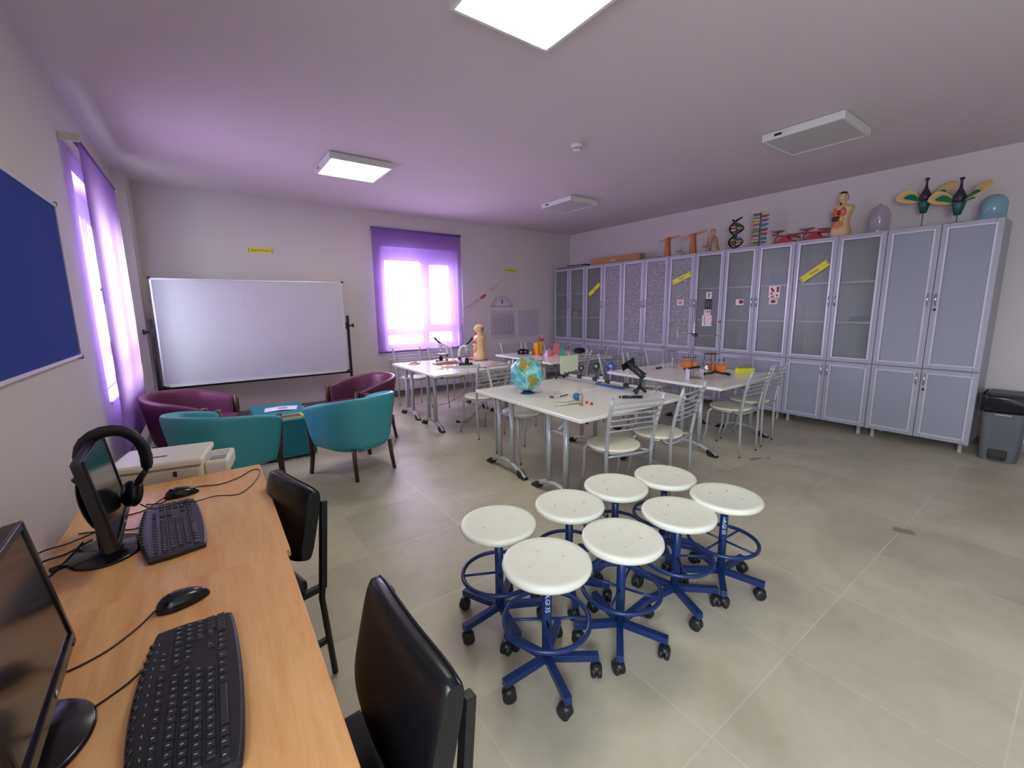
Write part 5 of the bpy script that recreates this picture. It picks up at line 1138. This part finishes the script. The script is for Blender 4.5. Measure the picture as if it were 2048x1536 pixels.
r = thing('wooden_figure', 'small carved wooden figure with a round head between balance and helix', 'figure', (6.0, 3.44, ZC_), R(90))
MB().boxc((0, 0, .006), (.20, .10, .012)).build('base', M_LWOOD, r, bevel=.002)
MB().tube([(-.07, 0, .012), (-.045, 0, .10), (-.02, 0, .215)], [.034, .03, .024], 10, ry=.016).build('left_panel', M_LWOOD, r); MB().tube([(.07, 0, .012), (.055, 0, .12), (.035, 0, .215)], [.032, .028, .024], 10, ry=.016).build('right_panel', M_LWOOD, r)
MB().tube([(-.04, -.015, .05), (-.01, -.018, .14), (.01, -.01, .23), (.018, 0, .26)], [.012, .013, .012, .012], 10).build('neck', M_MWOOD, r)
MB().sph((.022, 0, .295), (.036, .022, .042), 22, 14).build('head', M_LWOOD, r)
# double helix
r = thing('helix_model', 'coiled double helix model with coloured rungs on the cabinets', 'helix model', (6.0, 3.13, ZC_))
hc = [mat('rung_red', (190, 36, 50), .4), mat('rung_yellow', (232, 196, 90), .4), mat('rung_blue', (56, 104, 190), .4), mat('rung_green', (40, 130, 90), .4), M_WHITE]
for ph in (0, PI):
    MB().tube([(.085*math.cos(a*.11+ph+.6), .085*math.sin(a*.11+ph+.6), .03+a*.0062) for a in range(64)], .010, 10).build('strand', M_BLKG, r)
for k in range(20):
    a = k*3.1*.11+.6+.1; z = .035+k*3.1*.0062+.005; c, s_ = math.cos(a), math.sin(a)
    MB().cyl((.078*c, .078*s_, z), (.002*c, .002*s_, z), .0095, 8).build('rung', hc[k % 4], r); MB().cyl((-.078*c, -.078*s_, z), (-.002*c, -.002*s_, z), .0095, 8).build('rung', hc[(k+2) % 5], r)
MB().lathe([(0, 0), (.06, 0), (.06, .008), (.01, .014), (.006, .42), (0, .42)], 24).build('base', M_BLK, r)
r = thing('rung_model', 'straight ladder model of coloured bars on a thin grey post', 'helix model', (6.0, 2.82, ZC_), R(90))
MB().lathe([(0, 0), (.04, 0), (.04, .008), (.008, .014), (.006, .44), (0, .44)], 20).build('post', mat('teal_grey_metal', (70, 96, 100), .4), r)
cc = [2, 1, 3, 0, 0, 3, 3, 4, 2, 1, 0, 3, 3, 0, 2, 1, 0, 3, 1, 0]
for k in range(14):
    z = .06+k*.0285; s_ = 1 if k % 2 else -1; an = R((k*23) % 40-20)
    MB().box(0.006, .095, -.011, .011, z-.008, z+.008, RZ(an+(0 if k % 2 else PI))).build('bar', hc[cc[k] % 5], r, bevel=.001)
    MB().box(0.006, .085, -.011, .011, z+.006, z+.020, RZ(an+(PI if k % 2 else 0))).build('bar', hc[cc[(k+5) % 20] % 5], r, bevel=.001)
def scale(lab, y, t_):
    r = thing('pan_scale', lab, 'scale', (6.0, y, ZC_), R(90), 'red pan scales on the cabinets')
    MB().prism([(-.14, 0), (.14, 0), (.125, .035), (.055, .06), (.03, .10), (-.03, .10), (-.055, .06), (-.125, .035)], -.05, .05, RX(R(90))).build('body', M_RED, r, bevel=.006)
    MB().prism([(-.15, .095-t_), (.15, .095+t_), (.15, .112+t_), (-.15, .112-t_)], -.03, .03, RX(R(90))).build('beam', M_RED, r, bevel=.003)
    for s in (-1, 1):
        MB().tube([(s*.10, -.05, .112+s*t_*.7), (s*.145, -.05, .09), (s*.150, -.05, .03)], .006, 8).build('bracket', M_RED, r)
        MB().lathe([(0, 0), (.03, 0), (.078, .018), (.082, .024), (.076, .022), (.03, .006), (0, .005)], 30, T(s*.095, 0, .125+s*t_)).build('pan', M_ALU, r)
        MB().cyl((s*.095, 0, .11+s*t_), (s*.095, 0, .126+s*t_), .012, 10).build('pan_support', M_RED, r)
    MB().tube([(-.035, -.052, .06), (0, -.056, .045), (.035, -.052, .06)], .003, 6).build('gold_mark', mat('gold_mark', (206, 150, 60), .4), r)
scale('red pan scale nearest the ladder model', 2.50, .030)
scale('red pan scale beside the dark-haired torso', 2.17, .012)
def water_bottle(lab, y, x, m_, hgt, rad):
    r = thing('water_bottle', lab, 'bottle', (x, y, ZC_), 0, 'large upturned water bottles on the cabinets')
    MB().lathe([(rad*.97, 0), (rad, .01), (rad, hgt*.25), (rad*.97, hgt*.27), (rad*.97, hgt*.29), (rad, hgt*.31), (rad, hgt*.62), (rad*.9, hgt*.78), (rad*.62, hgt*.92), (rad*.25, hgt*.985), (0, hgt)], 36).build('body', m_, r)
    if 'clear' in lab: MB().lathe([(0, hgt), (.016, hgt*.985), (.016, hgt+.012), (0, hgt+.014)], 16).build('neck_stub', m_, r)
water_bottle('large clear lilac-tinted bottle between the torso and the flower models', 1.60, 6.08, M_PETC, .315, .10)
water_bottle('large pale blue bottle at the right end of the cabinets', .745, 6.04, M_PETB, .245, .092)
def flower(lab, x, y, rz, h0):
    r = thing('flower_model', lab, 'flower model', (x, y, ZC_), rz, 'botanical flower models on the cabinets')
    MB().lathe([(0, 0), (.11, 0), (.112, .006), (.02, .014), (0, .014)], 34).build('base', M_BLUE, r)
    MB().cyl((0, 0, .01), (0, 0, h0+.01), .004, 8).build('stem', mat('brown_metal', (96, 74, 70), .4, metal=.4), r)
    MB().lathe([(0, h0), (.026, h0), (.050, h0+.10), (.046, h0+.115), (0, h0+.118)], 26).build('receptacle', mat('receptacle_green', (30, 92, 88), .45), r)
    MB().lathe([(0, h0+.10), (.044, h0+.125), (.050, h0+.16), (.036, h0+.20), (.014, h0+.245), (.009, h0+.29), (.010, h0+.315), (.019, h0+.325), (.018, h0+.34), (0, h0+.345)], 26).build('pistil', mat('pistil_violet', (52, 38, 62), .35), r)
    MB().sph((.0, -.049, h0+.155), (.012, .006, .012), 14, 8).build('ovule', mat('ovule_cream', (200, 190, 160), .4), r)
    def petal(an, L0, L1, wd, rise, name, m_, dr=0):
        def fn(u, v):
            s_ = v; w_ = wd*math.sin(PI*min(1, s_*.94+.06))**.7; q = L0+(L1-L0)*s_; uu = 2*u-1
            return (q, w_*uu*.62, h0+.13+dr+rise*s_+.02*math.sin(PI*s_)+.78*w_*uu)
        MB().grid(fn, 12, 14, False, RZ(an)).build(name, m_, r, solid=.004)
    pm = mat('petal_yellow', (232, 196, 130), .5); gm = mat('sepal_green', (24, 120, 84), .4)
    for an, rs in ((R(4), .03), (R(176), .09), (R(285), .05)): petal(an, .045, .235, .078, rs, 'petal', pm, .015)
    for an, rs in ((R(22), .035), (R(158), .045), (R(250), .03)): petal(an, .045, .17, .030, rs, 'sepal', gm)
    return r
flower('botanical flower model left of the other, its petals spread behind', 6.06, 1.24, R(95), .165)
flower('botanical flower model on the right, overlapping the other and nearer the blue bottle', 5.93, .965, R(80), .085)
# long box and folders
r = thing('cardboard_box', 'long narrow cardboard box lying on the corner cabinets', 'box', (5.98, 5.235, ZC_), R(3)); 
MB().box(-.075, .075, -.54, .54, 0, .128).build('carton', M_CARD, r, bevel=.003)
MB().box(-.02, .02, -.541, .541, .128, .1285).build('tape', mat('tape_tan', (196, 154, 112), .3), r)
text('lettering', '9108', .055, mat('white_print', (226, 214, 206), .6), r, FACE_NX(.02, .055, -.0762))
for i, (x, y, z, w_, l_, rz, m_, l) in enumerate(((5.99, 6.32, 0, .28, .62, 3, M_BLK, 'black flat folder at the bottom of the pile on the corner cabinet'), (6.0, 6.24, .022, .26, .50, -2, M_WHITE, 'white flat folder in the pile on the corner cabinet'), (6.0, 6.15, .036, .26, .48, 4, mat('maroon_board', (84, 40, 52), .5), 'dark maroon folder on top of the pile beside the long box'))):
    hh = .02 if i != 1 else .012
    single(MB().boxc((0, 0, hh/2), (w_, l_, hh)), 'folder', m_, l, 'folder', x, y if y < 6.3 else 6.33, ZC_+z, R(rz), group='folders on the corner cabinet', bevel=.002)
r = thing('flat_case', 'thin dark board lying along the cabinet tops under the balances', 'board', (5.90, 4.30, ZC_-.0005)); MB().box(-.1, -.02, -.32, .30, 0, .004).build('board', mat('dark_board', (56, 42, 64), .5), r)
